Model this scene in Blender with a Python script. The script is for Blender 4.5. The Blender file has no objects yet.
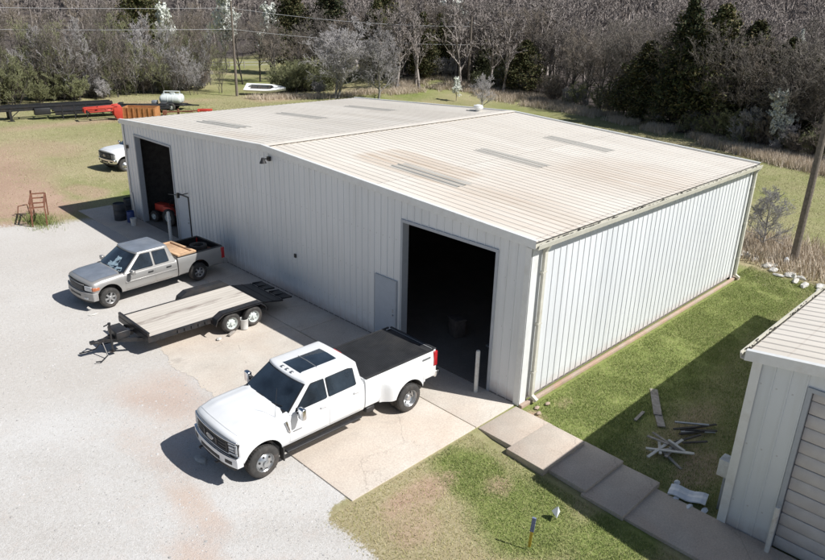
import bpy, bmesh, math, random
import numpy as np
from mathutils import Vector, Matrix, noise as mnoise
random.seed(7); RNG = np.random.default_rng(7)
scene = bpy.context.scene
COL = scene.collection
PI = math.pi

# ------------------------------------------------------------------ materials
MATS = {}
def new_mat(name):
    m = bpy.data.materials.new(name); m.use_nodes = True
    nt = m.node_tree; b = nt.nodes['Principled BSDF']
    MATS[name] = m
    return m, nt, b
def nd(nt, t, **kw):
    n = nt.nodes.new(t)
    for k, v in kw.items(): setattr(n, k, v)
    return n
def ramp(nt, src, stops):
    r = nd(nt, 'ShaderNodeValToRGB'); e = r.color_ramp.elements
    while len(e) < len(stops): e.new(.5)
    for i, (p, c) in enumerate(stops):
        e[i].position = p; e[i].color = (*c, 1) if len(c) == 3 else c
    nt.links.new(src, r.inputs[0]); return r.outputs[0]
def noise(nt, scale, detail=4, rough=.55, vec=None, dist=0):
    n = nd(nt, 'ShaderNodeTexNoise'); n.inputs['Scale'].default_value = scale
    n.inputs['Detail'].default_value = detail; n.inputs['Roughness'].default_value = rough
    n.inputs['Distortion'].default_value = dist
    if vec is not None: nt.links.new(vec, n.inputs['Vector'])
    return n.outputs['Fac']
def objco(nt, sc=(1, 1, 1), gen='Object'):
    t = nd(nt, 'ShaderNodeTexCoord'); mp = nd(nt, 'ShaderNodeMapping'); mp.inputs['Scale'].default_value = sc
    nt.links.new(t.outputs[gen], mp.inputs[0]); return mp.outputs[0]
def mix(nt, fac, a, b, mode='MIX'):
    m = nd(nt, 'ShaderNodeMix', data_type='RGBA', blend_type=mode)
    for s, v in ((m.inputs[0], fac), (m.inputs[6], a), (m.inputs[7], b)):
        if isinstance(v, (int, float)): s.default_value = v
        elif isinstance(v, tuple): s.default_value = (*v, 1)
        else: nt.links.new(v, s)
    return m.outputs[2]
def maths(nt, op, a, b=0.0, clamp=False):
    m = nd(nt, 'ShaderNodeMath', operation=op); m.use_clamp = clamp
    for s, v in ((m.inputs[0], a), (m.inputs[1], b)):
        if isinstance(v, (int, float)): s.default_value = v
        else: nt.links.new(v, s)
    return m.outputs[0]
def bump(nt, b, h, strength=.3, dist=.02):
    n = nd(nt, 'ShaderNodeBump'); n.inputs['Strength'].default_value = strength; n.inputs['Distance'].default_value = dist
    nt.links.new(h, n.inputs['Height']); nt.links.new(n.outputs[0], b.inputs['Normal'])
def simple(name, col, rough=.5, metal=0, coat=0, var=.12, scale=6, dirt=None, bmp=0, spec=.5):
    m, nt, b = new_mat(name)
    co = objco(nt)
    f = noise(nt, scale, 5, .6, co)
    lo = tuple(c*(1-var) for c in col); hi = tuple(min(1, c*(1+var)) for c in col)
    c = ramp(nt, f, [(.3, lo), (.7, hi)])
    if dirt:
        g = noise(nt, scale*.35, 6, .7, co)
        k = ramp(nt, g, [(.5, (0, 0, 0)), (.68, (1, 1, 1))])
        k = maths(nt, 'MULTIPLY', k, dirt[1]); c = mix(nt, k, c, dirt[0])
    nt.links.new(c, b.inputs['Base Color'])
    b.inputs['Roughness'].default_value = rough; b.inputs['Metallic'].default_value = metal
    b.inputs['Coat Weight'].default_value = coat; b.inputs['Specular IOR Level'].default_value = spec
    if bmp: bump(nt, b, noise(nt, scale*6, 3, .6, co), bmp, .01)
    return m

simple('white_paint', (.78, .79, .80), .34, coat=.5, var=.02, scale=1.5, dirt=((.52, .47, .41), .22))
simple('silver_paint', (.40, .39, .375), .38, metal=.45, coat=.35, var=.05, scale=1.2, dirt=((.36, .31, .26), .35))
simple('faded_silver', (.23, .26, .31), .5, metal=.3, coat=.15, var=.16, scale=2.2, dirt=((.34, .34, .35), .4))
simple('glass_dark', (.022, .032, .045), .06, coat=.5, var=.6, scale=1.3, spec=.8)  # large blotches of tone imitate reflections in the glass
simple('black_plastic', (.02, .02, .022), .55, var=.3)
simple('black_metal', (.022, .023, .026), .42, var=.35, dirt=((.07, .05, .04), .5))
simple('rubber', (.045, .043, .041), .85, var=.25, scale=9, dirt=((.16, .13, .11), .5))
simple('chrome', (.72, .73, .75), .16, metal=1, var=.05)
simple('alloy', (.55, .56, .57), .3, metal=.85, var=.1)
simple('steel_rim', (.42, .42, .42), .4, metal=.6, var=.15)
simple('red_lens', (.42, .015, .02), .2, coat=.5)
simple('amber_lens', (.50, .17, .08), .2, coat=.5)
simple('clear_lens', (.52, .54, .56), .12, coat=.6, var=.2, scale=20)
simple('badge_grey', (.30, .31, .32), .35, metal=.6)
simple('plywood', (.55, .36, .22), .75, var=.18, scale=5)
simple('trim_white', (.74, .75, .74), .4, var=.04, dirt=((.5, .45, .38), .25))
simple('trim_shade', (.40, .43, .47), .5, var=.05)
simple('gutter', (.62, .60, .52), .45, var=.07, dirt=((.35, .30, .22), .3))
simple('door_blue', (.42, .47, .54), .5, var=.04)
simple('bollard_paint', (.66, .66, .64), .6, var=.08, scale=12, dirt=((.30, .22, .16), .5))
simple('galv', (.38, .40, .43), .45, metal=.5, var=.12)
simple('rusty', (.20, .085, .05), .9, var=.35, scale=8, bmp=.2)
simple('rust_orange', (.42, .19, .07), .9, var=.25, scale=3, bmp=.2)
simple('machine_red', (.52, .055, .035), .5, var=.15, scale=3)
simple('tank_white', (.62, .66, .64), .45, var=.06, scale=2, dirt=((.38, .42, .36), .4))
simple('boat_white', (.84, .84, .82), .4, var=.03)
simple('wood_old', (.33, .30, .27), .9, var=.25, scale=10, dirt=((.12, .10, .09), .5))
simple('pole_wood', (.185, .155, .13), .9, var=.3, scale=9, bmp=.3)
simple('dark_debris', (.06, .055, .05), .8, var=.4)
simple('pvc', (.60, .58, .54), .6, var=.12)
simple('rubble', (.60, .58, .54), .9, var=.2, scale=5, bmp=.3)
simple('barrel', (.035, .04, .05), .6, var=.4)
simple('blue_plastic', (.03, .06, .20), .5)
simple('bucket', (.68, .68, .66), .5, var=.08, scale=12)
simple('stake_yellow', (.55, .40, .05), .7)
simple('stake_blue', (.16, .19, .33), .7, var=.4, scale=30)
simple('wire', (.45, .46, .48), .6)
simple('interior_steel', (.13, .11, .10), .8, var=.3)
simple('bay_shade', (.11, .10, .095), .9, var=.3)  # dark tone stands in for unlit bay walls
simple('tarp', (.70, .72, .75), .5, var=.08)
simple('orange_cloth', (.75, .16, .05), .7)
simple('paper_blue', (.30, .40, .46), .6, var=.25, scale=8)

def painted_wall(name, col):
    m, nt, b = new_mat(name)
    co = objco(nt)
    f = noise(nt, .8, 5, .6, co); c = ramp(nt, f, [(.3, tuple(x*.95 for x in col)), (.7, col)])
    st = noise(nt, 1, 6, .65, objco(nt, (5, 5, .35)))
    k = ramp(nt, st, [(.52, (0, 0, 0)), (.75, (1, 1, 1))])
    c = mix(nt, maths(nt, 'MULTIPLY', k, .22), c, (.45, .43, .38))
    sx = nd(nt, 'ShaderNodeSeparateXYZ'); t = nd(nt, 'ShaderNodeTexCoord'); nt.links.new(t.outputs['Object'], sx.inputs[0])
    pn = maths(nt, 'FLOOR', maths(nt, 'DIVIDE', maths(nt, 'ADD', maths(nt, 'ADD', sx.outputs[0], sx.outputs[1]), .03), .914))
    wn = nd(nt, 'ShaderNodeTexWhiteNoise', noise_dimensions='1D'); nt.links.new(pn, wn.inputs['W'])
    c = mix(nt, 1.0, c, ramp(nt, wn.outputs['Value'], [(0, (.93, .935, .94)), (1, (1, 1, 1))]), 'MULTIPLY')
    # screw rows along the girts
    gz = maths(nt, 'ABSOLUTE', maths(nt, 'SUBTRACT', maths(nt, 'FRACT', maths(nt, 'DIVIDE', sx.outputs[2], 1.45)), .5))
    gy = maths(nt, 'ABSOLUTE', maths(nt, 'SUBTRACT', maths(nt, 'FRACT', maths(nt, 'DIVIDE', maths(nt, 'ADD', sx.outputs[0], sx.outputs[1]), .305)), .5))
    k3 = maths(nt, 'MULTIPLY', maths(nt, 'LESS_THAN', gz, .012), maths(nt, 'LESS_THAN', gy, .06)); c = mix(nt, maths(nt, 'MULTIPLY', k3, .4), c, (.3, .28, .26))
    # splashed dirt near the ground
    z = maths(nt, 'MULTIPLY', sx.outputs[2], -1.8); z = maths(nt, 'ADD', z, .75)
    n2 = noise(nt, 4, 5, .7, co); z = maths(nt, 'ADD', z, maths(nt, 'MULTIPLY', maths(nt, 'SUBTRACT', n2, .5), 1.2))
    z = maths(nt, 'MULTIPLY', maths(nt, 'MAXIMUM', z, 0), .55, True)
    c = mix(nt, z, c, (.42, .27, .19))
    nt.links.new(c, b.inputs['Base Color']); b.inputs['Roughness'].default_value = .42
    return m
painted_wall('wall_metal', (.765, .782, .795))
painted_wall('wall_metal_small', (.70, .735, .76))

def roof_mat(name, patches, base=(.80, .745, .665)):
    m, nt, b = new_mat(name)
    co = objco(nt)
    f = noise(nt, .5, 6, .6, co)
    c = ramp(nt, f, [(.3, tuple(x*.93 for x in base)), (.7, base)])
    st = noise(nt, 1, 6, .65, objco(nt, (3.3, .35, 1)))
    k = ramp(nt, st, [(.45, (0, 0, 0)), (.72, (1, 1, 1))])
    c = mix(nt, maths(nt, 'MULTIPLY', k, .3), c, (.62, .56, .49))
    sx = nd(nt, 'ShaderNodeSeparateXYZ'); t = nd(nt, 'ShaderNodeTexCoord'); nt.links.new(t.outputs['Object'], sx.inputs[0])
    pn = maths(nt, 'FLOOR', maths(nt, 'DIVIDE', sx.outputs[0], .914)); wn = nd(nt, 'ShaderNodeTexWhiteNoise', noise_dimensions='2D')
    cv = nd(nt, 'ShaderNodeCombineXYZ'); nt.links.new(pn, cv.inputs[0]); nt.links.new(maths(nt, 'FLOOR', maths(nt, 'DIVIDE', sx.outputs[1], 6.1)), cv.inputs[1]); nt.links.new(cv.outputs[0], wn.inputs['Vector'])
    c = mix(nt, 1.0, c, ramp(nt, wn.outputs['Value'], [(0, (.91, .90, .885)), (1, (1, 1, 1))]), 'MULTIPLY')
    lp = maths(nt, 'LESS_THAN', maths(nt, 'FRACT', maths(nt, 'DIVIDE', sx.outputs[1], 6.1)), .006); c = mix(nt, maths(nt, 'MULTIPLY', lp, .45), c, (.30, .25, .21))
    pz = maths(nt, 'LESS_THAN', maths(nt, 'ABSOLUTE', maths(nt, 'SUBTRACT', maths(nt, 'FRACT', maths(nt, 'DIVIDE', sx.outputs[1], 1.52)), .5)), .014)
    c = mix(nt, maths(nt, 'MULTIPLY', pz, .16), c, (.40, .30, .24))
    rn = noise(nt, 1, 6, .7, objco(nt, (6.6, .30, 1)))
    for (px, py, rx, ry, w, cc) in patches:
        dx = maths(nt, 'POWER', maths(nt, 'DIVIDE', maths(nt, 'SUBTRACT', sx.outputs[0], px), rx), 6 if rx < 1.3 and ry < 2.5 else 2)
        dy = maths(nt, 'POWER', maths(nt, 'DIVIDE', maths(nt, 'SUBTRACT', sx.outputs[1], py), ry), 6 if rx < 1.3 and ry < 2.5 else 2)
        d = maths(nt, 'SUBTRACT', 1.35, maths(nt, 'ADD', dx, dy), True)
        d = maths(nt, 'MULTIPLY', d, maths(nt, 'MULTIPLY', maths(nt, 'SUBTRACT', rn, .30), 3.2, True))
        c = mix(nt, maths(nt, 'MULTIPLY', d, w), c, cc)
    # ring of grime in the pans between the ribs (real streaks running down the slope)
    nt.links.new(c, b.inputs['Base Color']); b.inputs['Roughness'].default_value = .5
    return m
RU = (.54, .41, .30)
roof_mat('roof_metal', [(2.9, 7.1, 1.25, 2.3, .8, (.55, .43, .32)), (1.8, 2.2, 1.7, 3.4, .4, RU), (8.6, 1.8, 2.2, 2.8, .4, RU),
                        (.9, 15.4, .5, 1.6, .3, RU), (5, 3.2, 3.6, 2.2, .25, RU), (6, 14, 5, 3, .15, (.45, .42, .38))])
roof_mat('roof_metal_small', [(5, 3, 2, 1, .2, RU)])
def sky_panel():
    m, nt, b = new_mat('skylight')
    st = noise(nt, 1, 5, .65, objco(nt, (8, .6, 1)))
    c = ramp(nt, st, [(.3, (.40, .38, .34)), (.7, (.54, .52, .47))])
    nt.links.new(c, b.inputs['Base Color']); b.inputs['Roughness'].default_value = .5
sky_panel()

def concrete(name, base, red, sc=1.0, dark=1.0):
    m, nt, b = new_mat(name)
    co = objco(nt)
    f = noise(nt, 1.1*sc, 8, .65, co); c = ramp(nt, f, [(.3, tuple(x*.82 for x in base)), (.68, base)])
    g = noise(nt, .28*sc, 6, .6, co, .6); k = ramp(nt, g, [(.42, (0, 0, 0)), (.66, (1, 1, 1))])
    c = mix(nt, maths(nt, 'MULTIPLY', k, .65), c, red)
    s = noise(nt, 26, 3, .6, co); c = mix(nt, .35, c, ramp(nt, s, [(.3, (.35, .33, .3)), (.7, (.8, .78, .74))]), 'OVERLAY')
    d = noise(nt, .9*sc, 7, .75, co, 1.5); k2 = ramp(nt, d, [(.60, (0, 0, 0)), (.74, (1, 1, 1))])
    c = mix(nt, maths(nt, 'MULTIPLY', k2, .4*dark), c, (.30, .24, .20))
    vc = nd(nt, 'ShaderNodeTexVoronoi', feature='DISTANCE_TO_EDGE'); vc.inputs['Scale'].default_value = .42; wv = noise(nt, 1.6, 5, .7, co)
    wvec = nd(nt, 'ShaderNodeVectorMath', operation='ADD'); nt.links.new(co, wvec.inputs[0]); nt.links.new(wv, wvec.inputs[1]); nt.links.new(wvec.outputs[0], vc.inputs['Vector'])
    ck = maths(nt, 'MULTIPLY', maths(nt, 'LESS_THAN', vc.outputs['Distance'], .0045), maths(nt, 'GREATER_THAN', noise(nt, .5, 3, .5, co), .5)); c = mix(nt, maths(nt, 'MULTIPLY', ck, .3), c, (.20, .16, .13))
    ol = ramp(nt, noise(nt, .75, 3, .5, objco(nt, (1, 1.3, 1))), [(.66, (0, 0, 0)), (.74, (1, 1, 1))]); c = mix(nt, maths(nt, 'MULTIPLY', ol, .28), c, (.18, .15, .13))
    nt.links.new(c, b.inputs['Base Color']); b.inputs['Roughness'].default_value = .92
    bump(nt, b, s, .25, .01)
concrete('apron_concrete', (.60, .55, .495), (.55, .45, .375))
concrete('step_concrete', (.52, .46, .40), (.47, .37, .30), 2)
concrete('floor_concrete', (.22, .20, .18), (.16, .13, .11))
concrete('footing_concrete', (.42, .34, .28), (.42, .26, .18), 3)

def deck_mat():
    m, nt, b = new_mat('deck_boards')
    t = nd(nt, 'ShaderNodeTexCoord'); sx = nd(nt, 'ShaderNodeSeparateXYZ'); nt.links.new(t.outputs['Object'], sx.inputs[0])
    gr = noise(nt, 1, 6, .65, objco(nt, (1.2, 22, 1)))
    c = ramp(nt, gr, [(.25, (.50, .45, .39)), (.6, (.68, .63, .56)), (.8, (.74, .69, .63))])
    brd = maths(nt, 'FLOOR', maths(nt, 'MULTIPLY', sx.outputs[1], 1/.19))
    wn = nd(nt, 'ShaderNodeTexWhiteNoise', noise_dimensions='1D'); nt.links.new(brd, wn.inputs['W'])
    c = mix(nt, .35, c, ramp(nt, wn.outputs['Value'], [(0, (.80, .78, .74)), (1, (1, .98, .95))]), 'MULTIPLY')
    fr = maths(nt, 'FRACT', maths(nt, 'MULTIPLY', sx.outputs[1], 1/.19))
    gap = maths(nt, 'LESS_THAN', maths(nt, 'ABSOLUTE', maths(nt, 'SUBTRACT', fr, .5)), .46)
    c = mix(nt, gap, (.42, .37, .31), c)
    # wheel stain running along the deck
    d = maths(nt, 'ABSOLUTE', maths(nt, 'SUBTRACT', sx.outputs[1], -.12))
    k = maths(nt, 'MULTIPLY', maths(nt, 'SUBTRACT', .22, d), 7, True)
    sn = noise(nt, 1, 5, .7, objco(nt, (.8, 5, 1)))
    k = maths(nt, 'MULTIPLY', k, maths(nt, 'MULTIPLY', maths(nt, 'SUBTRACT', sn, .45), 6, True))
    c = mix(nt, maths(nt, 'MULTIPLY', k, .85), c, (.20, .15, .12))
    c = mix(nt, .12, c, (.40, .40, .42))
    nt.links.new(c, b.inputs['Base Color']); b.inputs['Roughness'].default_value = .85
    bump(nt, b, gr, .3, .01)
deck_mat()

def leafy(name, cols, rough=.8, trans=.0):
    m, nt, b = new_mat(name)
    g = nd(nt, 'ShaderNodeNewGeometry')
    c = ramp(nt, g.outputs['Random Per Island'], [(i/(len(cols)-1), c) for i, c in enumerate(cols)])
    oi = nd(nt, 'ShaderNodeObjectInfo')
    h = nd(nt, 'ShaderNodeHueSaturation'); nt.links.new(c, h.inputs['Color'])
    nt.links.new(maths(nt, 'ADD', maths(nt, 'MULTIPLY', oi.outputs['Random'], .5), .75), h.inputs['Value'])
    nt.links.new(h.outputs[0], b.inputs['Base Color']); b.inputs['Roughness'].default_value = rough
    b.inputs['Specular IOR Level'].default_value = .2
leafy('twig_grey', [(.135, .118, .104), (.21, .187, .167), (.30, .27, .245)])
leafy('twig_pale', [(.30, .285, .285), (.41, .39, .39), (.52, .50, .50)])
leafy('twig_brown', [(.17, .14, .115), (.26, .22, .185), (.35, .305, .26)])
leafy('twig_hill', [(.175, .152, .142), (.245, .215, .20), (.33, .295, .275)])
leafy('twig_green', [(.17, .19, .09), (.24, .25, .13), (.32, .31, .20)])
leafy('bark', [(.055, .048, .044), (.095, .085, .08)])
leafy('bark_pale', [(.28, .26, .24), (.36, .34, .32)])
leafy('cedar_leaf', [(.026, .036, .018), (.05, .062, .030), (.10, .082, .045)])
leafy('cedar_olive', [(.04, .052, .02), (.085, .09, .038), (.15, .12, .062)])
leafy('blossom', [(.68, .70, .62), (.80, .82, .77), (.88, .89, .86)])
leafy('bush_leaf', [(.075, .085, .045), (.12, .13, .07), (.18, .18, .11)])
leafy('grass_green', [(.125, .175, .045), (.215, .265, .085), (.35, .355, .165)])
leafy('grass_mid', [(.22, .24, .08), (.34, .31, .14), (.48, .42, .24)])
leafy('grass_straw', [(.56, .46, .35), (.70, .59, .46), (.82, .73, .60)])
leafy('grass_field', [(.24, .245, .12), (.33, .315, .17), (.42, .385, .24)])

def ground_mat():
    m, nt, b = new_mat('ground')
    at = nd(nt, 'ShaderNodeAttribute', attribute_name='mask')
    at2 = nd(nt, 'ShaderNodeAttribute', attribute_name='mask_two')
    sp = nd(nt, 'ShaderNodeSeparateColor'); nt.links.new(at.outputs['Color'], sp.inputs[0])
    s2 = nd(nt, 'ShaderNodeSeparateColor'); nt.links.new(at2.outputs['Color'], s2.inputs[0])
    co = objco(nt)
    n1 = noise(nt, 1.3, 8, .7, co); n2 = noise(nt, 9, 6, .7, co); n3 = noise(nt, 45, 3, .7, co); n4 = noise(nt, .22, 6, .6, co)
    vo = nd(nt, 'ShaderNodeTexVoronoi'); vo.inputs['Scale'].default_value = 34; nt.links.new(co, vo.inputs['Vector'])
    def edge(mask, w=.9, k=3.0):    # soften a region's border with noise
        a = maths(nt, 'ADD', mask, maths(nt, 'MULTIPLY', maths(nt, 'SUBTRACT', maths(nt, 'ADD', maths(nt, 'MULTIPLY', n1, .6), maths(nt, 'MULTIPLY', n2, .4)), .5), w))
        return maths(nt, 'MULTIPLY', maths(nt, 'SUBTRACT', a, .5-.5/k), k, True)
    # grass / turf
    dry = ramp(nt, n2, [(.25, (.29, .24, .14)), (.5, (.38, .33, .20)), (.75, (.47, .42, .28))])
    grn = ramp(nt, n2, [(.25, (.13, .17, .045)), (.5, (.20, .235, .075)), (.75, (.30, .31, .13))])
    c = mix(nt, edge(sp.outputs[2], 1.3, 1.6), dry, grn)
    dirt = ramp(nt, n2, [(.25, (.33, .215, .155)), (.55, (.44, .315, .235)), (.8, (.53, .41, .32))])
    c = mix(nt, edge(sp.outputs[1], 1.2, 1.8), c, dirt)
    grav = ramp(nt, n2, [(.2, (.52, .505, .485)), (.5, (.575, .56, .54)), (.8, (.62, .605, .585))])
    peb = ramp(nt, vo.outputs['Color'], [(.1, (.40, .39, .38)), (.5, (.5, .5, .5)), (.9, (.60, .595, .59))])
    grav = mix(nt, .55, grav, peb, 'OVERLAY')
    gr2 = mix(nt, maths(nt, 'MULTIPLY', edge(s2.outputs[0], 2.2, 1.1), .6), grav, (.53, .39, .31))
    tw = nd(nt, 'ShaderNodeTexWave', wave_type='BANDS', bands_direction='DIAGONAL'); tw.inputs['Scale'].default_value = .17; tw.inputs['Distortion'].default_value = 3.5; tw.inputs['Detail'].default_value = 3; tw.inputs['Detail Scale'].default_value = .6; nt.links.new(co, tw.inputs['Vector'])
    tr_ = ramp(nt, tw.outputs['Fac'], [(.0, (.42, .415, .41)), (.35, (.5, .5, .5)), (.8, (.54, .54, .54))]); gr2 = mix(nt, .3, gr2, tr_, 'OVERLAY')
    pt = ramp(nt, noise(nt, 2.6, 7, .75, co, .8), [(.54, (0, 0, 0)), (.70, (1, 1, 1))]); gr2 = mix(nt, maths(nt, 'MULTIPLY', pt, .14), gr2, (.42, .38, .345))
    gm = maths(nt, 'ADD', sp.outputs[0], maths(nt, 'MULTIPLY', maths(nt, 'SUBTRACT', maths(nt, 'ADD', maths(nt, 'MULTIPLY', n2, .55), maths(nt, 'MULTIPLY', n3, .45)), .5), 1.5))
    c = mix(nt, edge(gm, .9, 4.5), c, gr2)
    # compact tan drive
    tan = ramp(nt, n2, [(.25, (.50, .47, .435)), (.6, (.58, .555, .525)), (.8, (.63, .61, .585))])
    c = mix(nt, edge(s2.outputs[1], .9, 2.0), c, tan)
    # woodland floor
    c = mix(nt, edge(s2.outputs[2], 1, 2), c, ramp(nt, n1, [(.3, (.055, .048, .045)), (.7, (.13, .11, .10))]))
    fine = ramp(nt, n3, [(.3, (.36, .36, .36)), (.7, (.64, .64, .64))])
    c = mix(nt, .8, c, fine, 'OVERLAY')
    big = ramp(nt, n4, [(.3, (.44, .43, .42)), (.7, (.56, .56, .56))]); c = mix(nt, .7, c, big, 'OVERLAY')
    nt.links.new(c, b.inputs['Base Color']); b.inputs['Roughness'].default_value = .95; b.inputs['Specular IOR Level'].default_value = .15
    bump(nt, b, maths(nt, 'ADD', n3, n2), .5, .03)
ground_mat()

# ------------------------------------------------------------------ mesh helpers
class MB:
    def __init__(s): s.v = []; s.f = []; s.mi = []; s.m = 0
    def add(s, vs, fs, M=None):
        o = len(s.v)
        s.v += [tuple(M @ Vector(p)) if M else tuple(p) for p in vs]
        s.f += [tuple(o+i for i in f) for f in fs]; s.mi += [s.m]*len(fs); return s
    def box(s, a, b, M=None):
        x0, y0, z0 = a; x1, y1, z1 = b
        return s.add([(x0,y0,z0),(x1,y0,z0),(x1,y1,z0),(x0,y1,z0),(x0,y0,z1),(x1,y0,z1),(x1,y1,z1),(x0,y1,z1)],
              [(0,3,2,1),(4,5,6,7),(0,1,5,4),(1,2,6,5),(2,3,7,6),(3,0,4,7)], M)
    def cbox(s, c, d, M=None): return s.box([c[i]-d[i]/2 for i in range(3)], [c[i]+d[i]/2 for i in range(3)], M)
    def beam(s, p0, p1, w, h):
        p0, p1 = Vector(p0), Vector(p1); d = p1-p0; L = d.length
        q = d.to_track_quat('X', 'Z').to_matrix().to_4x4(); q.translation = p0
        return s.box((0, -w/2, -h/2), (L, w/2, h/2), q)
    def tube(s, p0, p1, r0, r1=None, n=8, cap=True):
        r1 = r0 if r1 is None else r1; p0, p1 = Vector(p0), Vector(p1); d = p1-p0
        if d.length < 1e-6: return s
        q = d.to_track_quat('Z', 'Y').to_matrix()
        vs = [p0+q@Vector((r0*math.cos(2*PI*i/n), r0*math.sin(2*PI*i/n), 0)) for i in range(n)]
        vs += [p1+q@Vector((r1*math.cos(2*PI*i/n), r1*math.sin(2*PI*i/n), 0)) for i in range(n)]
        fs = [(i, (i+1)%n, n+(i+1)%n, n+i) for i in range(n)]
        if cap: fs += [tuple(range(n-1, -1, -1)), tuple(range(n, 2*n))]
        return s.add(vs, fs)
    def pipe(s, pts, r, n=8):
        for a, b in zip(pts[:-1], pts[1:]): s.tube(a, b, r, r, n)
        return s
    def lathe(s, prof, axis='Y', c=(0, 0, 0), n=28, closed=False):
        vs = []
        for (r, h) in prof:
            for i in range(n):
                a = 2*PI*i/n; u, w = r*math.cos(a), r*math.sin(a)
                p = {'Y': (u, h, w), 'Z': (u, w, h), 'X': (h, u, w)}[axis]
                vs.append((p[0]+c[0], p[1]+c[1], p[2]+c[2]))
        k = len(prof); fs = []
        for j in range(k if closed else k-1):
            for i in range(n):
                a, b = j*n+i, j*n+(i+1)%n; a2, b2 = ((j+1)%k)*n+i, ((j+1)%k)*n+(i+1)%n
                fs.append((a, b, b2, a2))
        return s.add(vs, fs)
    def prism(s, poly, y0, y1, axis='Y'):       # poly in (x,z), extruded along y
        n = len(poly)
        def P(a, b, h): return {'Y': (a, h, b), 'X': (h, a, b), 'Z': (a, b, h)}[axis]
        vs = [P(a, b, y0) for a, b in poly]+[P(a, b, y1) for a, b in poly]
        return s.add(vs, [tuple(range(n)), tuple(range(2*n-1, n-1, -1))]+[(i, n+i, n+(i+1)%n, (i+1)%n) for i in range(n)])
    def mesh(s, name, mats, smooth=None):
        me = bpy.data.meshes.new(name); me.from_pydata(s.v, [], s.f)
        for m in (mats if isinstance(mats, (list, tuple)) else [mats]): me.materials.append(MATS[m])
        if max(s.mi, default=0): me.polygons.foreach_set('material_index', s.mi)
        bm = bmesh.new(); bm.from_mesh(me); bmesh.ops.recalc_face_normals(bm, faces=bm.faces); bm.to_mesh(me); bm.free()
        if smooth:
            me.polygons.foreach_set('use_smooth', [True]*len(me.polygons)); me.set_sharp_from_angle(angle=math.radians(smooth))
        me.update(); return me
    def build(s, name, mats, parent=None, smooth=None, loc=None):
        return link(name, s.mesh(name, mats, smooth), parent, loc)
def link(name, me, parent=None, loc=None):
    o = bpy.data.objects.new(name, me); COL.objects.link(o)
    if parent: o.parent = parent
    if loc: o.location = loc
    return o
def empty(name, loc=(0, 0, 0), rz=0):
    o = bpy.data.objects.new(name, None); COL.objects.link(o); o.empty_display_size = .3
    o.location = loc; o.rotation_euler = (0, 0, rz); return o
def tag(o, label=None, cat=None, group=None, kind=None):
    if label: o['label'] = label
    if cat: o['category'] = cat
    if group: o['group'] = group
    if kind: o['kind'] = kind
    return o
def copy_tree(o, parent=None):
    c = o.copy(); COL.objects.link(c)
    if parent: c.parent = parent
    for ch in list(o.children): copy_tree(ch, c)
    return c
def bevel(o, w=.01, seg=2, ang=30):
    m = o.modifiers.new('b', 'BEVEL'); m.width = w; m.segments = seg; m.limit_method = 'ANGLE'; m.angle_limit = math.radians(ang)
    for p in o.data.polygons: p.use_smooth = True
    o.data.set_sharp_from_angle(angle=math.radians(50)) if False else None
    w_ = o.modifiers.new('n', 'WEIGHTED_NORMAL') if False else None
    return o
def boolean(o, cutters, op='DIFFERENCE'):
    for c in cutters:
        c.parent = o.parent
        m = o.modifiers.new('c', 'BOOLEAN'); m.operation = op; m.object = c; m.solver = 'EXACT'; m.material_mode = 'TRANSFER'
    bpy.context.view_layer.update()
    dg = bpy.context.evaluated_depsgraph_get()
    me = bpy.data.meshes.new_from_object(o.evaluated_get(dg))
    o.modifiers.clear(); o.data = me
    for c in cutters: bpy.data.objects.remove(c)
    return o
def np_mesh(name, verts, quads, mats, mi=None):
    me = bpy.data.meshes.new(name); verts = np.asarray(verts, np.float32); quads = np.asarray(quads, np.int32)
    k = quads.shape[1]
    me.vertices.add(len(verts)); me.vertices.foreach_set('co', verts.ravel())
    me.loops.add(quads.size); me.loops.foreach_set('vertex_index', quads.ravel())
    me.polygons.add(len(quads)); me.polygons.foreach_set('loop_start', np.arange(0, quads.size, k, dtype=np.int32))
    for m in mats: me.materials.append(MATS[m])
    if mi is not None: me.polygons.foreach_set('material_index', np.asarray(mi, np.int32))
    me.update(calc_edges=True); me.validate(); return me

def vnoise(x, y, s, seed=0):
    x = np.asarray(x, float)/s+seed*17.3; y = np.asarray(y, float)/s-seed*9.1
    xi, yi = np.floor(x), np.floor(y); fx, fy = x-xi, y-yi; fx = fx*fx*(3-2*fx); fy = fy*fy*(3-2*fy)
    def h(a, b):
        v = np.sin(a*127.1+b*311.7+seed*74.7)*43758.5453; return v-np.floor(v)
    return (h(xi, yi)*(1-fx)+h(xi+1, yi)*fx)*(1-fy)+(h(xi, yi+1)*(1-fx)+h(xi+1, yi+1)*fx)*fy
def fbm(x, y, s, seed=0): return (vnoise(x, y, s, seed)*.55+vnoise(x, y, s/2.1, seed+1)*.3+vnoise(x, y, s/4.3, seed+2)*.15)
def sst(a, b, x):
    t = np.clip((np.asarray(x, float)-a)/(b-a), 0, 1); return t*t*(3-2*t)

# ------------------------------------------------------------------ terrain
# where the wood edge runs (from left to right), world metres
EDGE = [(3, 72.5), (12.4, 72), (18, 71), (25, 72), (33, 74), (38, 66), (41, 61), (45, 57.5), (51, 56), (57, 54), (56.5, 46.5), (56.5, 39), (54, 30.5), (50.5, 23), (48, 17), (45, 11.5), (43.8, 7.5), (42.5, 4), (41.5, -2)]
def tz(x, y):
    x = np.asarray(x, float); y = np.asarray(y, float)
    z = (-.07*sst(.1, -.5, y)-.18*np.clip(-y/5, 0, 1))*sst(-6.5, -3, x)*(1-sst(14, 24, x))
    s = x*.71+y*.70                       # distance away from the viewer
    t = x*.70-y*.71                       # to the right
    start = np.where(t > -10, 62, 62+np.clip((-10-t)*2.2, 0, 70))
    rise = np.clip(s-start, 0, None)
    z = z+30*(1-np.exp(-(rise/130)**1.6))+1.2*(fbm(x, y, 30, 5)-.5)*sst(40, 80, s)
    return z
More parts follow.
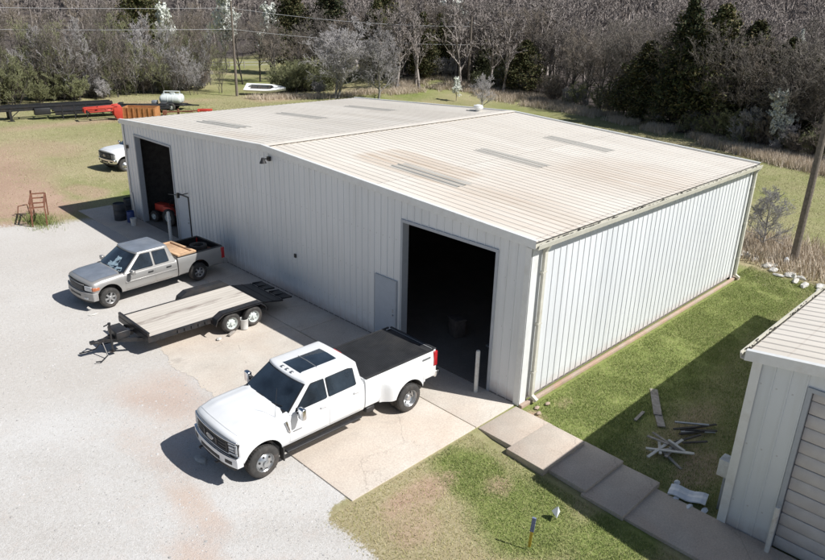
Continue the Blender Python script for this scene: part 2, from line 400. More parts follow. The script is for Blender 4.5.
def mask_fields(x, y):
    n = fbm(x, y, 6, 3)-.5; n2 = fbm(x, y, 1.6, 11)-.5
    def blob(cx, cy, rx, ry, k=1.2):
        d = np.sqrt(((x-cx)/rx)**2+((y-cy)/ry)**2)+n*.7+n2*.4; return np.clip((k-d)/.6, 0, 1)
    # gravel yard
    gx = -6.75+.7*n+2.3*sst(.0, .5, y)
    gravel = sst(.35, -.35, x-gx+n2*.6)*sst(30, 24, y+3*n)
    gravel = np.maximum(gravel, sst(.5, -.5, x+7.0+n)*sst(1.0, -1.0, y+.2))
    tan = sst(27.5, 24.5, y+2*n+.9*(x+4)*.3)*sst(6.5, 10.5, y+n)*sst(.6, -.3, x)
    tan = np.maximum(tan, sst(8.2, 6.2, np.abs(y-7)+n)*0)
    # reddish wash in the gravel
    red_g = np.maximum.reduce([blob(-7.0, 7.4, 1.3, 3.0)*.95, blob(-8.7, 2.2, .45, 1.6)*.9, blob(-9.4, .6, .6, 1.2)*.95, blob(-7.3, 10.5, 1.2, 1.4)*.8, blob(-8.3, 5, .8, 2)*.45, blob(-6.6, 4.6, .6, 2.2)*.4, blob(-9, -1, 1.2, 1.5)*.5, blob(-6.8, 12.2, .8, 1)*.6])
    dirt = np.maximum.reduce([blob(-4.6, -.75, 1.6, .5)*.7, blob(-3, -1.7, .6, .5)*.6, blob(2.6, -3.7, 2.6, .7)*.5, blob(1.2, -4.7, 1.6, .7)*.6, blob(-3.4, 32, 3, 7)*.95, blob(-5, 26.5, 1.5, 2)*.8,
        blob(.2, 31, 1.3, 2.4)*.6, blob(4, 30, 1.6, 2)*.5, blob(2.5, 45, 2.5, 5)*.5, blob(-5.6, -1.5, .9, .6)*.5, blob(0, -.6, .35, .5), blob(1.2, -.7, .6, .3)*.5,
        blob(8, 55, 8, 1.5)*.6, blob(35, 58, 7, 2.2)*.6, blob(18, 62, 14, 1.6)*.55])
    dirt = np.maximum(dirt, sst(28, 34, y)*sst(1.0, -4, x-.16*(y-28)+2*n)*.75*(1-sst(46, 54, y)))
    green = .35+1.1*n
    green = np.where((x > -.2) & (y < 1) & (x < 17), .85+.6*n-.35*sst(-2.2, -3.2, y), green)
    green = np.where((y < 0) & (x <= -.2), .22-.25*sst(-3.6, -4.8, x)+1.2*n+.9*blob(-3.2, -1.0, 1.0, 1.0)+.85*blob(-2.4, -4.6, 1.2, .8)+.7*blob(-3.4, -2.6, 1.5, 1.2)+.4*blob(-5, -4, 2, 1.6), green)
    green = np.where((y > 26) & (x < 25), .42+.9*n, green)
    green = np.where(x > 18, .48+.8*n, green)
    green = np.maximum(green, blob(4.2, 28.5, 4.5, 2.2)*.9); green = np.maximum(green, blob(-3.9, 25.6, .9, 1)*.95)
    green = np.maximum(green, blob(10, 57, 9, 2.5)*.7); green = np.maximum(green, blob(44, 52, 8, 4)*.9)
    green = green-.5*blob(19, 0, 2.2, 3.4)-.4*sst(2.5, 0, np.abs(x-44.5+0*y))
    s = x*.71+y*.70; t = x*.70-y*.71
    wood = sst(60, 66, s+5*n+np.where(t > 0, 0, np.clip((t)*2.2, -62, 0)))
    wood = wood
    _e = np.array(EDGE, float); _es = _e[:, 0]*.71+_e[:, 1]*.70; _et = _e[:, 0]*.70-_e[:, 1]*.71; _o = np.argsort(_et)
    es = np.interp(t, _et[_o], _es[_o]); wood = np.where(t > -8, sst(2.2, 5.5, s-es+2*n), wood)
    wood = np.clip(wood, 0, 1)
    return gravel, dirt, np.clip(green, 0, 1), red_g, tan, wood

def axis(lo, hi, step, far_lo, far_hi):
    a = list(np.arange(lo, hi, step)); d = step
    while a[-1] < far_hi: d *= 1.16; a.append(a[-1]+d)
    d = step; b = [lo]
    while b[-1] > far_lo: d *= 1.2; b.append(b[-1]-d)
    return np.array(b[:0:-1]+a)
X = axis(-16, 26, .3, -420, 900); Y = axis(-14, 34, .3, -420, 900)
gx, gy = np.meshgrid(X, Y); gz = tz(gx, gy)
# a small step down below the concrete steps
V = np.stack([gx.ravel(), gy.ravel(), gz.ravel()], 1)
nx, ny = len(X), len(Y)
i, j = np.meshgrid(np.arange(nx-1), np.arange(ny-1)); a = (j*nx+i).ravel()
Q = np.stack([a, a+1, a+1+nx, a+nx], 1)
me = np_mesh('ground', V, Q, ['ground'])
me.polygons.foreach_set('use_smooth', [True]*len(me.polygons))
g, d_, gr, rg, tn, wd = mask_fields(V[:, 0], V[:, 1])
for nm, chans in (('mask', (g, d_, gr)), ('mask_two', (rg, tn, wd))):
    at = me.color_attributes.new(nm, 'FLOAT_COLOR', 'POINT')
    arr = np.ones((len(V), 4), np.float32)
    for k, cch in enumerate(chans): arr[:, k] = cch
    at.data.foreach_set('color', arr.ravel())
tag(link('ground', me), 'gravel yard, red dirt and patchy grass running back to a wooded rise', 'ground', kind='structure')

# concrete apron with joints
def sheet(name, rects, z, h, mat, label=None):
    mb = MB()
    for (x0, y0, x1, y1) in rects: mb.box((x0, y0, z-h), (x1, y1, z))
    o = mb.build(name, mat); bevel(o, .012, 2)
    return o
rects = []
ys = [.05, 3.9, 7.9, 11.9, 15.9, 19.5, 23.4, 27.2]
for k in range(7): rects.append((-1.72, ys[k]+.012, -.02, ys[k+1]-.012))
rects.append((-6.02, .062, -1.745, 4.6))
tag(sheet('concrete_apron', rects, .03, .2, 'apron_concrete'), kind='structure')
mb = MB(); y = 4.625; rx_ = random.Random(8)
for k, y1 in enumerate((8.6, 12.4)):       # older slabs whose outer edge is lost under gravel
    pts = [(-1.745, y1-.012), (-1.745, y)]; yy = y
    while yy < y1-.012: pts.append((-6.0+.5*(fbm(yy, 3., .9, 2)-.5)+.10*rx_.random()+.9*float(sst(9, 12.4, yy)), yy)); yy += .09
    pts.append((pts[-1][0], y1-.012)); mb.prism(pts[::-1], -.17, .007, 'Z'); y = y1+.012
tag(mb.build('concrete_drive', 'apron_concrete'), kind='structure')

# stepping slabs going down to the small building
slabs = [(-1.70, -1.24, -.10, .0, .025), (-1.93, -2.27, -.16, -1.12, .045), (-1.74, -3.34, -.06, -2.20, -.045), (-1.86, -4.36, -.12, -3.26, -.105)]
slab_lab = ['sunlit concrete slab touching the corner of the big building', 'sunlit concrete slab lying half over the edge of the shadow line',
            'shaded concrete slab just inside the shadow edge', 'shaded concrete slab next to the long walkway of the small building']
for (x0, y0, x1, y1, z), lb in zip(slabs, slab_lab):
    mb = MB(); cx, cy = (x0+x1)/2, (y0+y1)/2
    ang = random.uniform(-.03, .03); M = Matrix.Rotation(ang, 4, 'Z')
    mb.box((x0-cx, y0-cy, -.2), (x1-cx, y1-cy, 0), M)
    o = mb.build('concrete_slab', 'step_concrete', loc=(cx, cy, z)); bevel(o, .015, 2)
    o.rotation_euler = (random.uniform(-.012, .012), random.uniform(-.012, .012), 0)
    tag(o, lb, 'slab', 'slabs stepping down between the two buildings')
mb = MB(); mb.box((-1.8, -4.3, -.3), (-.3, -16, 0)); mb.box((-4.2, -7.0, -.3), (-1.815, -16, -.01))
o = mb.build('concrete_walkway', 'step_concrete', loc=(0, -.02, -.165)); bevel(o, .012, 2); tag(o, kind='structure')

# ------------------------------------------------------------------ metal buildings
def rib_profile(L, pitch=.305, h=.032, off=0.0):
    pts = [(0., 0.)]; s = off % pitch
    while s < L-.08:
        if s > .01:
            pts += [(s-.034, 0), (s-.014, h), (s+.014, h), (s+.034, 0)]
        s += pitch
    pts = [p for p in pts if p[0] <= L]
    pts.append((L, 0)); return pts
def wall_profile(L, pitch, off):
    pts = [(0., 0.)]; s = off
    while s < L-.05:
        if s > .03: pts += [(s-.020, 0), (s-.013, .020), (s+.013, .020), (s+.020, 0)]
        s += pitch
    pts.append((L, 0)); return pts
def corr_wall(mb, fn, L, zb, zt, off=.15, pitch=.305):
    """fn(s, out, z) -> point ; zb/zt height functions of s"""
    pr = wall_profile(L, pitch, off); vs = []
    for s, h in pr: vs += [fn(s, h, zb(s)), fn(s, h, zt(s))]
    mb.add(vs, [(2*i, 2*i+2, 2*i+3, 2*i+1) for i in range(len(pr)-1)])

def metal_building(root, W, Lx, He, Hr, openings, wall, roof, sky=(), pitch=.305, ov=.06):
    """gable on x=0 facing -x, runs to +y; eaves along x.  openings on the gable: (y0,y1,h)"""
    ht = lambda y: He+(Hr-He)*(1-abs(y-W/2)/(W/2))-.02
    ops = sorted(openings); mb = MB(); y = 0.0
    front = lambda y0: (lambda s, o, z: (-o, y0+s, z))
    for (a, b_, h) in ops+[(W, W, 0)]:
        if a > y: corr_wall(mb, front(y), a-y, lambda s: 0, lambda s, y=y: ht(y+s), .12)
        if b_ > a: corr_wall(mb, front(a), b_-a, lambda s, h=h: h, lambda s, a=a: ht(a+s), .12)
        y = b_
    mb.build('front_wall', wall, root)
    mb = MB(); corr_wall(mb, lambda s, o, z: (s, -o, z), Lx, lambda s: 0.1, lambda s: He-.03); mb.build('side_wall', wall, root)
    mb = MB(); corr_wall(mb, lambda s, o, z: (s, W+o, z), Lx, lambda s: 0, lambda s: He-.03); mb.build('side_wall', wall, root)
    mb = MB(); corr_wall(mb, lambda s, o, z: (Lx+o, s, z), W, lambda s: 0, ht); mb.build('back_wall', wall, root)
    # roof
    pr = rib_profile(Lx+2*ov, pitch, .018, .15)
    mb = MB(); vs = []
    for s, h in pr: vs += [(s-ov, -.16, He-.16*(Hr-He)/(W/2)+h), (s-ov, W/2, Hr+h), (s-ov, W+.16, He-.16*(Hr-He)/(W/2)+h)]
    n = len(pr); mb.add(vs, [(3*i, 3*i+3, 3*i+4, 3*i+1) for i in range(n-1)]+[(3*i+1, 3*i+4, 3*i+5, 3*i+2) for i in range(n-1)])
    mb.build('roof', roof, root)
    mb = MB(); w = .28; dz = w*(Hr-He)/(W/2)
    mb.add([(-ov, W/2-w, Hr-dz+.042), (-ov, W/2, Hr+.05), (-ov, W/2+w, Hr-dz+.042), (Lx+ov, W/2-w, Hr-dz+.042), (Lx+ov, W/2, Hr+.05), (Lx+ov, W/2+w, Hr-dz+.042)], [(0, 3, 4, 1), (1, 4, 5, 2)])
    mb.build('ridge_cap', roof, root)
    slope = math.atan2(Hr-He, W/2)
    for (x0, x1, ya, yb) in sky:
        mb = MB(); prs = rib_profile(x1-x0, pitch, .026, .15); zz = lambda y: He+(Hr-He)*(1-abs(y-W/2)/(W/2))+.006; vs = []
        for s, h in prs: vs += [(x0+s, ya, zz(ya)+h), (x0+s, yb, zz(yb)+h)]
        mb.add(vs, [(2*i, 2*i+2, 2*i+3, 2*i+1) for i in range(len(prs)-1)]); mb.build('skylight_panel', 'skylight', root)
    # rake trims
    for x in (-ov-.03, Lx+ov+.005):
        mb = MB()
        for (ya, yb, za, zb_) in ((-.18, W/2, He-.16*math.tan(slope), Hr), (W/2, W+.18, Hr, He-.16*math.tan(slope))):
            mb.add([(x, ya, za-.17), (x, yb, zb_-.17), (x, yb, zb_+.055), (x, ya, za+.055), (x+.12, ya, za+.055), (x+.12, yb, zb_+.055), (x+.12, ya, za+.03), (x+.12, yb, zb_+.03), (x+.022, ya, za-.17), (x+.022, yb, zb_-.17)],
                   [(0, 1, 2, 3), (3, 2, 5, 4), (4, 5, 7, 6), (0, 8, 9, 1)])
        mb.build('rake_trim', 'trim_white', root)
    # gutters
    for y, sg in ((-.16, -1), (W+.16, 1)):
        mb = MB(); z = He-.03
        pr2 = [(0, -.01), (0, -.15), (sg*.10, -.15), (sg*.13, -.02), (sg*.13, 0), (sg*.115, 0), (sg*.115, -.02), (sg*.09, -.135), (sg*.012, -.135), (sg*.012, -.01)]
        vs = [(xx, y+a, z+b) for xx in (-ov-.02, Lx+ov+.06) for a, b in pr2]; k = len(pr2)
        mb.add(vs, [(i, (i+1)%k, k+(i+1)%k, k+i) for i in range(k)]+[tuple(range(k)), tuple(range(2*k-1, k-1, -1))]); mb.build('gutter', 'gutter', root)
        mb = MB()
        # dark closure under the rib ends and leaves caught along the eave
        mb.box((-ov, y-.0 if sg > 0 else y-.004, z+.002), (Lx+ov, y+.004 if sg > 0 else y, z+.03))
        for q in range(int(Lx*5)):
            xx = random.random()*Lx; mb.cbox((xx, y+sg*random.uniform(.02, .10), z-.03+random.random()*.035), (random.uniform(.03, .12), .022, .015))
        mb.build('gutter_debris', 'dark_debris', root)
    # corner trims
    for (x, y, sx, sy) in ((0, 0, -1, -1), (0, W, -1, 1), (Lx, 0, 1, -1), (Lx, W, 1, 1)):
        mb = MB(); mb.box((x, y+sy*.036, .0), (x-sx*.28, y+sy*.046, He-.2)); mb.box((x+sx*.036, y+sy*.046, .0), (x+sx*.046, y-sy*.14, He-.2)); mb.build('corner_trim', 'trim_white', root)

def frame_opening(root, y0, y1, h, mat='trim_shade', depth=.22):
    mb = MB()
    mb.box((-.045, y0-.09, 0), (depth, y0+.0, h+.0)); mb.box((-.045, y1, 0), (depth, y1+.09, h)); mb.box((-.045, y0-.09, h), (depth, y1+.09, h+.09))
    return mb.build('door_frame', mat, root)

W, LX, HE, HR = 24.4, 14.8, 4.86, 5.45
big = empty('metal_building', (0, 0, .02))
tag(big, 'large white ribbed metal workshop with low gable roof and two open bay doors', 'building')
HD = 4.26
sk = [(x-.40, x+.40, a, b) for x in (2.35, 6.8, 11.35) for a, b in ((4.4, 7.5), (17.2, 20.9))]
metal_building(big, W, LX, HE, HR, [(1.11, 4.71, HD), (19.6, 23.12, HD)], 'wall_metal', 'roof_metal', sk)
frame_opening(big, 1.11, 4.71, HD); frame_opening(big, 19.6, 23.12, HD)
# walk doors
for y0 in (4.98, 18.32):
    mb = MB(); mb.box((-.06, y0, .03), (-.035, y0+.95, 2.22)); d = mb.build('walk_door', 'door_blue', big)
    mb = MB()
    mb.box((-.055, y0-.035, .03), (.02, y0, 2.26)); mb.box((-.055, y0+.95, .03), (.02, y0+.985, 2.26)); mb.box((-.055, y0, 2.22), (.02, y0+.95, 2.26)); mb.build('door_trim', 'black_metal' if y0 > 10 else 'trim_shade', d)
    mb = MB(); mb.lathe([(0, -.1), (.03, -.1), (.03, -.06), (0.012, -.06)], 'X', (0, y0+.10, 1.05), 10); mb.build('handle', 'galv', d); mb = MB(); mb.cbox((-.068, y0+.1, 1.2), (.012, .05, .12)); mb.build('lock_plate', 'galv', d)
# iron bracket above the far walk door
mb = MB(); mb.pipe([(-.05, 18.25, 2.45), (-.45, 18.3, 2.42), (-.5, 19.2, 2.3)], .02); mb.cbox((-.5, 18.3, 2.42), (.1, .1, .22)); mb.build('door_closer_bracket', 'black_metal', big)
# downspouts
for x in (.47, LX+.02):
    mb = MB(); y = -.11
    mb.box((x-.06, y-.05, .15), (x+.06, y+.04, HE-.35)); mb.beam((x, y, HE-.37), (x, y-.11, HE-.16), .11, .09); mb.beam((x, y, .17), (x, y-.2, .06), .11, .09)
    for z in (.9, 2.4, 3.9): mb.box((x-.09, y-.056, z), (x+.09, y+.05, z+.04))
    mb.build('downspout', 'gutter', big)
# footing
mb = MB(); mb.box((-.03, -.17, -.2), (LX+.2, -.05, .04)); mb.box((LX+.03, -.26, -.2), (LX+.3, W+.2, .02)); o = mb.build('footing', 'footing_concrete', big); bevel(o, .02)
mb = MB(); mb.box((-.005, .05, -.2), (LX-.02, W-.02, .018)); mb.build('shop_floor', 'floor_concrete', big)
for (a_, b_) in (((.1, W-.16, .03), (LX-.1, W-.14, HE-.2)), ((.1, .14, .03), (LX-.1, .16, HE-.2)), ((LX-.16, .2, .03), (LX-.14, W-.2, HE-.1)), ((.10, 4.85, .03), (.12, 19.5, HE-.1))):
    mb = MB(); mb.box(a_, b_); mb.build('bay_shade_sheet', 'bay_shade', big)  # sheets added inside the walls, coloured dark to imitate shade in the bays
# portal frames inside
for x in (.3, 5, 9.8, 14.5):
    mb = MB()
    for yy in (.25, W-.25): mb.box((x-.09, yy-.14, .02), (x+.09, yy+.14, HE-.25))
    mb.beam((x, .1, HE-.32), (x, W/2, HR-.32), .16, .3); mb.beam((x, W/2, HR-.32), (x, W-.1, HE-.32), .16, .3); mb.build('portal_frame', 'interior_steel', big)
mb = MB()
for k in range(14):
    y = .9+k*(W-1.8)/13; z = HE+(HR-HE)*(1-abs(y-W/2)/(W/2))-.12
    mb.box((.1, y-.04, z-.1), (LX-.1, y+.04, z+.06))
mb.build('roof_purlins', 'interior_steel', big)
# turbine vent on the ridge
mb = MB(); mb.lathe([(0, .0), (.17, .0), (.17, .22), (.30, .26), (.33, .38), (.28, .50), (.12, .56), (0, .57)], 'Z', (0, 0, 0), 18)
for k in range(18):
    a = 2*PI*k/18; mb.beam((.31*math.cos(a), .31*math.sin(a), .27), (.30*math.cos(a+.25), .30*math.sin(a+.25), .5), .03, .05)
mb.build('roof_vent', 'trim_white', big, loc=(13.9, 13.6, 5.33)).scale = (.75, .75, .7)
mb = MB(); mb.box((-.25, -.25, 0), (.25, .25, .05)); mb.build('vent_flashing', 'skylight', big, loc=(13.9, 13.95, 5.36))
# security lamp below the peak
lampe = MB(); lampe.box((-.14, -.1, -.1), (-.03, .1, .1)); lampe.pipe([(-.12, 0, 0), (-.35, -.02, .03), (-.42, -.04, 0)], .028)
lo = lampe.build('wall_lamp', 'black_metal', big, loc=(0, 11.75, 5.05)); lo.scale = (.75, .75, .75)
mb = MB(); mb.lathe([(0, .12), (.07, .12), (.10, .02), (.17, -.14), (.155, -.14), (0, -.10)], 'Z', (-.46, -.06, -.02), 14); mb.build('lamp_head', 'black_plastic', lo)
mb = MB(); mb.box((-.08, 0, 0), (-.035, .1, .14)); mb.build('outlet_box', 'black_metal', big, loc=(0, 10.3, 1.6))
mb = MB(); mb.box((-.10, -.05, 0), (-.036, .07, .16)); mb.tube((-.07, .01, -.1), (-.07, .01, 0), .015); mb.build('outlet_box', 'black_metal', big, loc=(0, 24.0, 3.55))

SB = (-.27, -5.87, -.22)
small = empty('small_metal_building', (SB[0], SB[1]-10.4, SB[2]))
tag(small, 'smaller white metal building with a closed sectional door at right edge', 'building')
metal_building(small, 10.4, 13.8, 4.27, 4.95, [(10.4-5.2, 10.4-1.12, 3.83)], 'wall_metal_small', 'roof_metal_small', (), ov=.14)
frame_opening(small, 5.2, 9.28, 3.83, 'trim_shade', .12)
def door_mat():
    m, nt, b = new_mat('sectional_door')
    co = objco(nt); f = noise(nt, 2.5, 6, .65, co); c = ramp(nt, f, [(.3, (.54, .51, .505)), (.7, (.66, .635, .63))])
    nt.links.new(c, b.inputs['Base Color']); b.inputs['Roughness'].default_value = .6; bump(nt, b, noise(nt, 60, 2, .5, objco(nt, (1, .3, 1))), .15, .005)
door_mat()
mb = MB(); z = .02; k = 0
while z < 3.8:
    h = min(.30, 3.83-z); mb.box((.04 + (.008 if k % 2 else 0), 5.21, z+.012), (.09, 9.27, z+h-.0), None)
    z += h; k += 1
sd = mb.build('overhead_door', 'sectional_door', small); bevel(sd, .01, 1)
mb = MB(); mb.cbox((.03, 7.9, 1.0), (.03, .12, .12)); mb.tube((.01, 7.8, 1.0), (.01, 8.0, 1.0), .015); mb.build('handle', 'black_metal', sd)
mb = MB(); mb.box((.1, 5.0, 0), (.12, 9.4, 3.9)); mb.build('door_backing', 'interior_steel', small)
mb = MB(); mb.box((.25, 10.44, .95), (.55, 10.75, 1.38)); o = mb.build('meter_box', 'bollard_paint', small); bevel(o, .012)
mb = MB(); mb.tube((.4, 10.6, 0), (.4, 10.6, .95), .03); mb.build('conduit', 'galv', small)

# bollards and posts
def bollard(x, y, h, label, r=.07, mat='bollard_paint', tilt=0, z=.02):
    mb = MB(); mb.lathe([(0, 0), (r, 0), (r, h-.03), (r*.8, h), (0, h+.02)], 'Z', n=16)
    o = mb.build('bollard', mat, smooth=40, loc=(x, y, z)); o.rotation_euler = (tilt, tilt*.3, 0); tag(o, label, 'bollard', 'pipe bollards at the bay doors'); return o
bollard(-.35, 1.25, 1.35, 'slim white bollard at the near bay door of the big building', .06)
bollard(-.45, 19.55, 1.4, 'weathered grey bollard beside the far bay door and walk door')
mb = MB(); mb.tube((0, 0, 0), (0, .02, 1.5), .045, .045, 12); o = mb.build('steel_post', 'galv', loc=(-.35, 23.4, .02)); tag(o, 'thin grey steel post standing beside the white bucket', 'post')
mb = MB(); mb.lathe([(0, 0), (.05, 0), (.05, 1.15), (.04, 1.18), (0, 1.18)], 'Z', n=12); o = mb.build('bollard', 'bollard_paint', loc=(-.52, -6.98, -.2)); tag(o, 'thin pale pipe at the door jamb of the small building', 'bollard', 'pipe bollards at the bay doors')

# ------------------------------------------------------------------ wheels and trucks
def wheel(root, x, y, r, w, side, style, rim_r=None, dish=.03):
    """side=+1: outer face towards +y"""
    rim_r = rim_r or r*.60
    e = empty('wheel'); e.parent = root; e.location = (x, y, r)
    s = side
    prof = [(rim_r*.96, -w/2), (rim_r+.02, -w/2-.005), (r-.06, -w/2-.012), (r-.02, -w/2+.01), (r, -w/2+.045), (r, w/2-.045), (r-.02, w/2-.01), (r-.06, w/2+.012), (rim_r+.02, w/2+.005), (rim_r*.96, w/2)]
    mb = MB(); mb.lathe(prof, 'Y', n=40, closed=True)
    for k in range(40):      # tread lugs
        a = 2*PI*k/40; M = Matrix.Rotation(a, 4, 'Y')
        for yy in (-w*.27, 0, w*.27): mb.box((r-.004, yy-w*.10, -.012), (r+.006, yy+w*.10, .012), M)
    mb.build('tyre', 'rubber', e, smooth=35)
    o = w/2
    def pr(l): return [(a, s*b) for a, b in l]
    mb = MB()
    if style == 'super':      # polished steel with round hand holes, convex or deep dish centre
        mb.lathe(pr([(rim_r*1.0, o-.0), (rim_r*1.03, o+.008), (rim_r*.93, o-.012), (rim_r*.88, o-.035), (rim_r*.80, o-.055+dish), (rim_r*.55, o-.02+dish), (rim_r*.38, o-.0+dish), (rim_r*.36, o+.05+dish), (rim_r*.2, o+.07+dish), (0, o+.07+dish)]), 'Y', n=36)
        mb.lathe(pr([(rim_r*.98, o), (rim_r*.98, -o)]), 'Y', n=36)
        mb.build('rim', 'alloy', e, smooth=35)
        mb = MB()
        for k in range(6):
            a = 2*PI*k/6+.3; mb.tube((rim_r*.66*math.cos(a), s*(o-.06+dish), rim_r*.66*math.sin(a)), (rim_r*.66*math.cos(a), s*(o-.022+dish), rim_r*.66*math.sin(a)), rim_r*.115, None, 14)
        mb.build('rim_holes', 'black_plastic', e)
    elif style == 'dually':
        mb.lathe(pr([(rim_r*1.0, o), (rim_r*1.04, o+.01), (rim_r*.94, o-.01), (rim_r*.90, o-.10), (rim_r*.78, o-.125), (rim_r*.5, o-.13), (rim_r*.46, o-.08), (rim_r*.30, o-.03), (0, o-.03)]), 'Y', n=36)
        mb.build('rim', 'alloy', e, smooth=35)
        mb = MB()
        for k in range(8):
            a = 2*PI*k/8+.2; mb.tube((rim_r*.68*math.cos(a), s*(o-.14), rim_r*.68*math.sin(a)), (rim_r*.68*math.cos(a), s*(o-.118), rim_r*.68*math.sin(a)), rim_r*.10, None, 12)
        mb.build('rim_holes', 'black_plastic', e)
    elif style == 'spoke6':
        mb.lathe(pr([(rim_r*1.0, o), (rim_r*1.03, o+.008), (rim_r*.92, o-.01), (rim_r*.86, o-.05)]), 'Y', n=36)
        mb.lathe(pr([(rim_r*.40, o-.03), (rim_r*.34, o-.0), (rim_r*.24, o+.02), (0, o+.02)]), 'Y', n=24)
        for k in range(6):
            a = 2*PI*k/6+.2; M = Matrix.Rotation(a, 4, 'Y')
            mb.box((rim_r*.28, s*(o-.06) if s > 0 else s*(o-.005), -.032), (rim_r*.92, s*(o-.005) if s > 0 else s*(o-.06), .032), M)
        mb.build('rim', 'steel_rim', e, smooth=35)
        mb = MB(); mb.lathe(pr([(rim_r*.9, o-.055), (0, o-.055)]), 'Y', n=30); mb.build('rim_holes', 'black_plastic', e)
    elif style == 'trailer':
        mb.lathe(pr([(rim_r*1.0, o), (rim_r*1.04, o+.008), (rim_r*.92, o-.01), (rim_r*.86, o-.06), (rim_r*.66, o-.045), (rim_r*.42, o-.02), (rim_r*.30, o-.02), (rim_r*.28, o+.03), (0, o+.03)]), 'Y', n=30)
        mb.build('rim', 'tank_white', e, smooth=35)
        mb = MB()
        for k in range(8):
            a = 2*PI*k/8; mb.tube((rim_r*.70*math.cos(a), s*(o-.06), rim_r*.70*math.sin(a)), (rim_r*.70*math.cos(a), s*(o-.042), rim_r*.70*math.sin(a)), rim_r*.09, None, 8)
        mb.lathe(pr([(rim_r*.60, o-.058), (rim_r*.80, o-.058)]), 'Y', n=20)
        mb.build('rim_holes', 'black_plastic', e)
    return e

def lerp(a, b, t): return a+(b-a)*t
def interp(x, xs, ys): return float(np.interp(x, xs, ys))

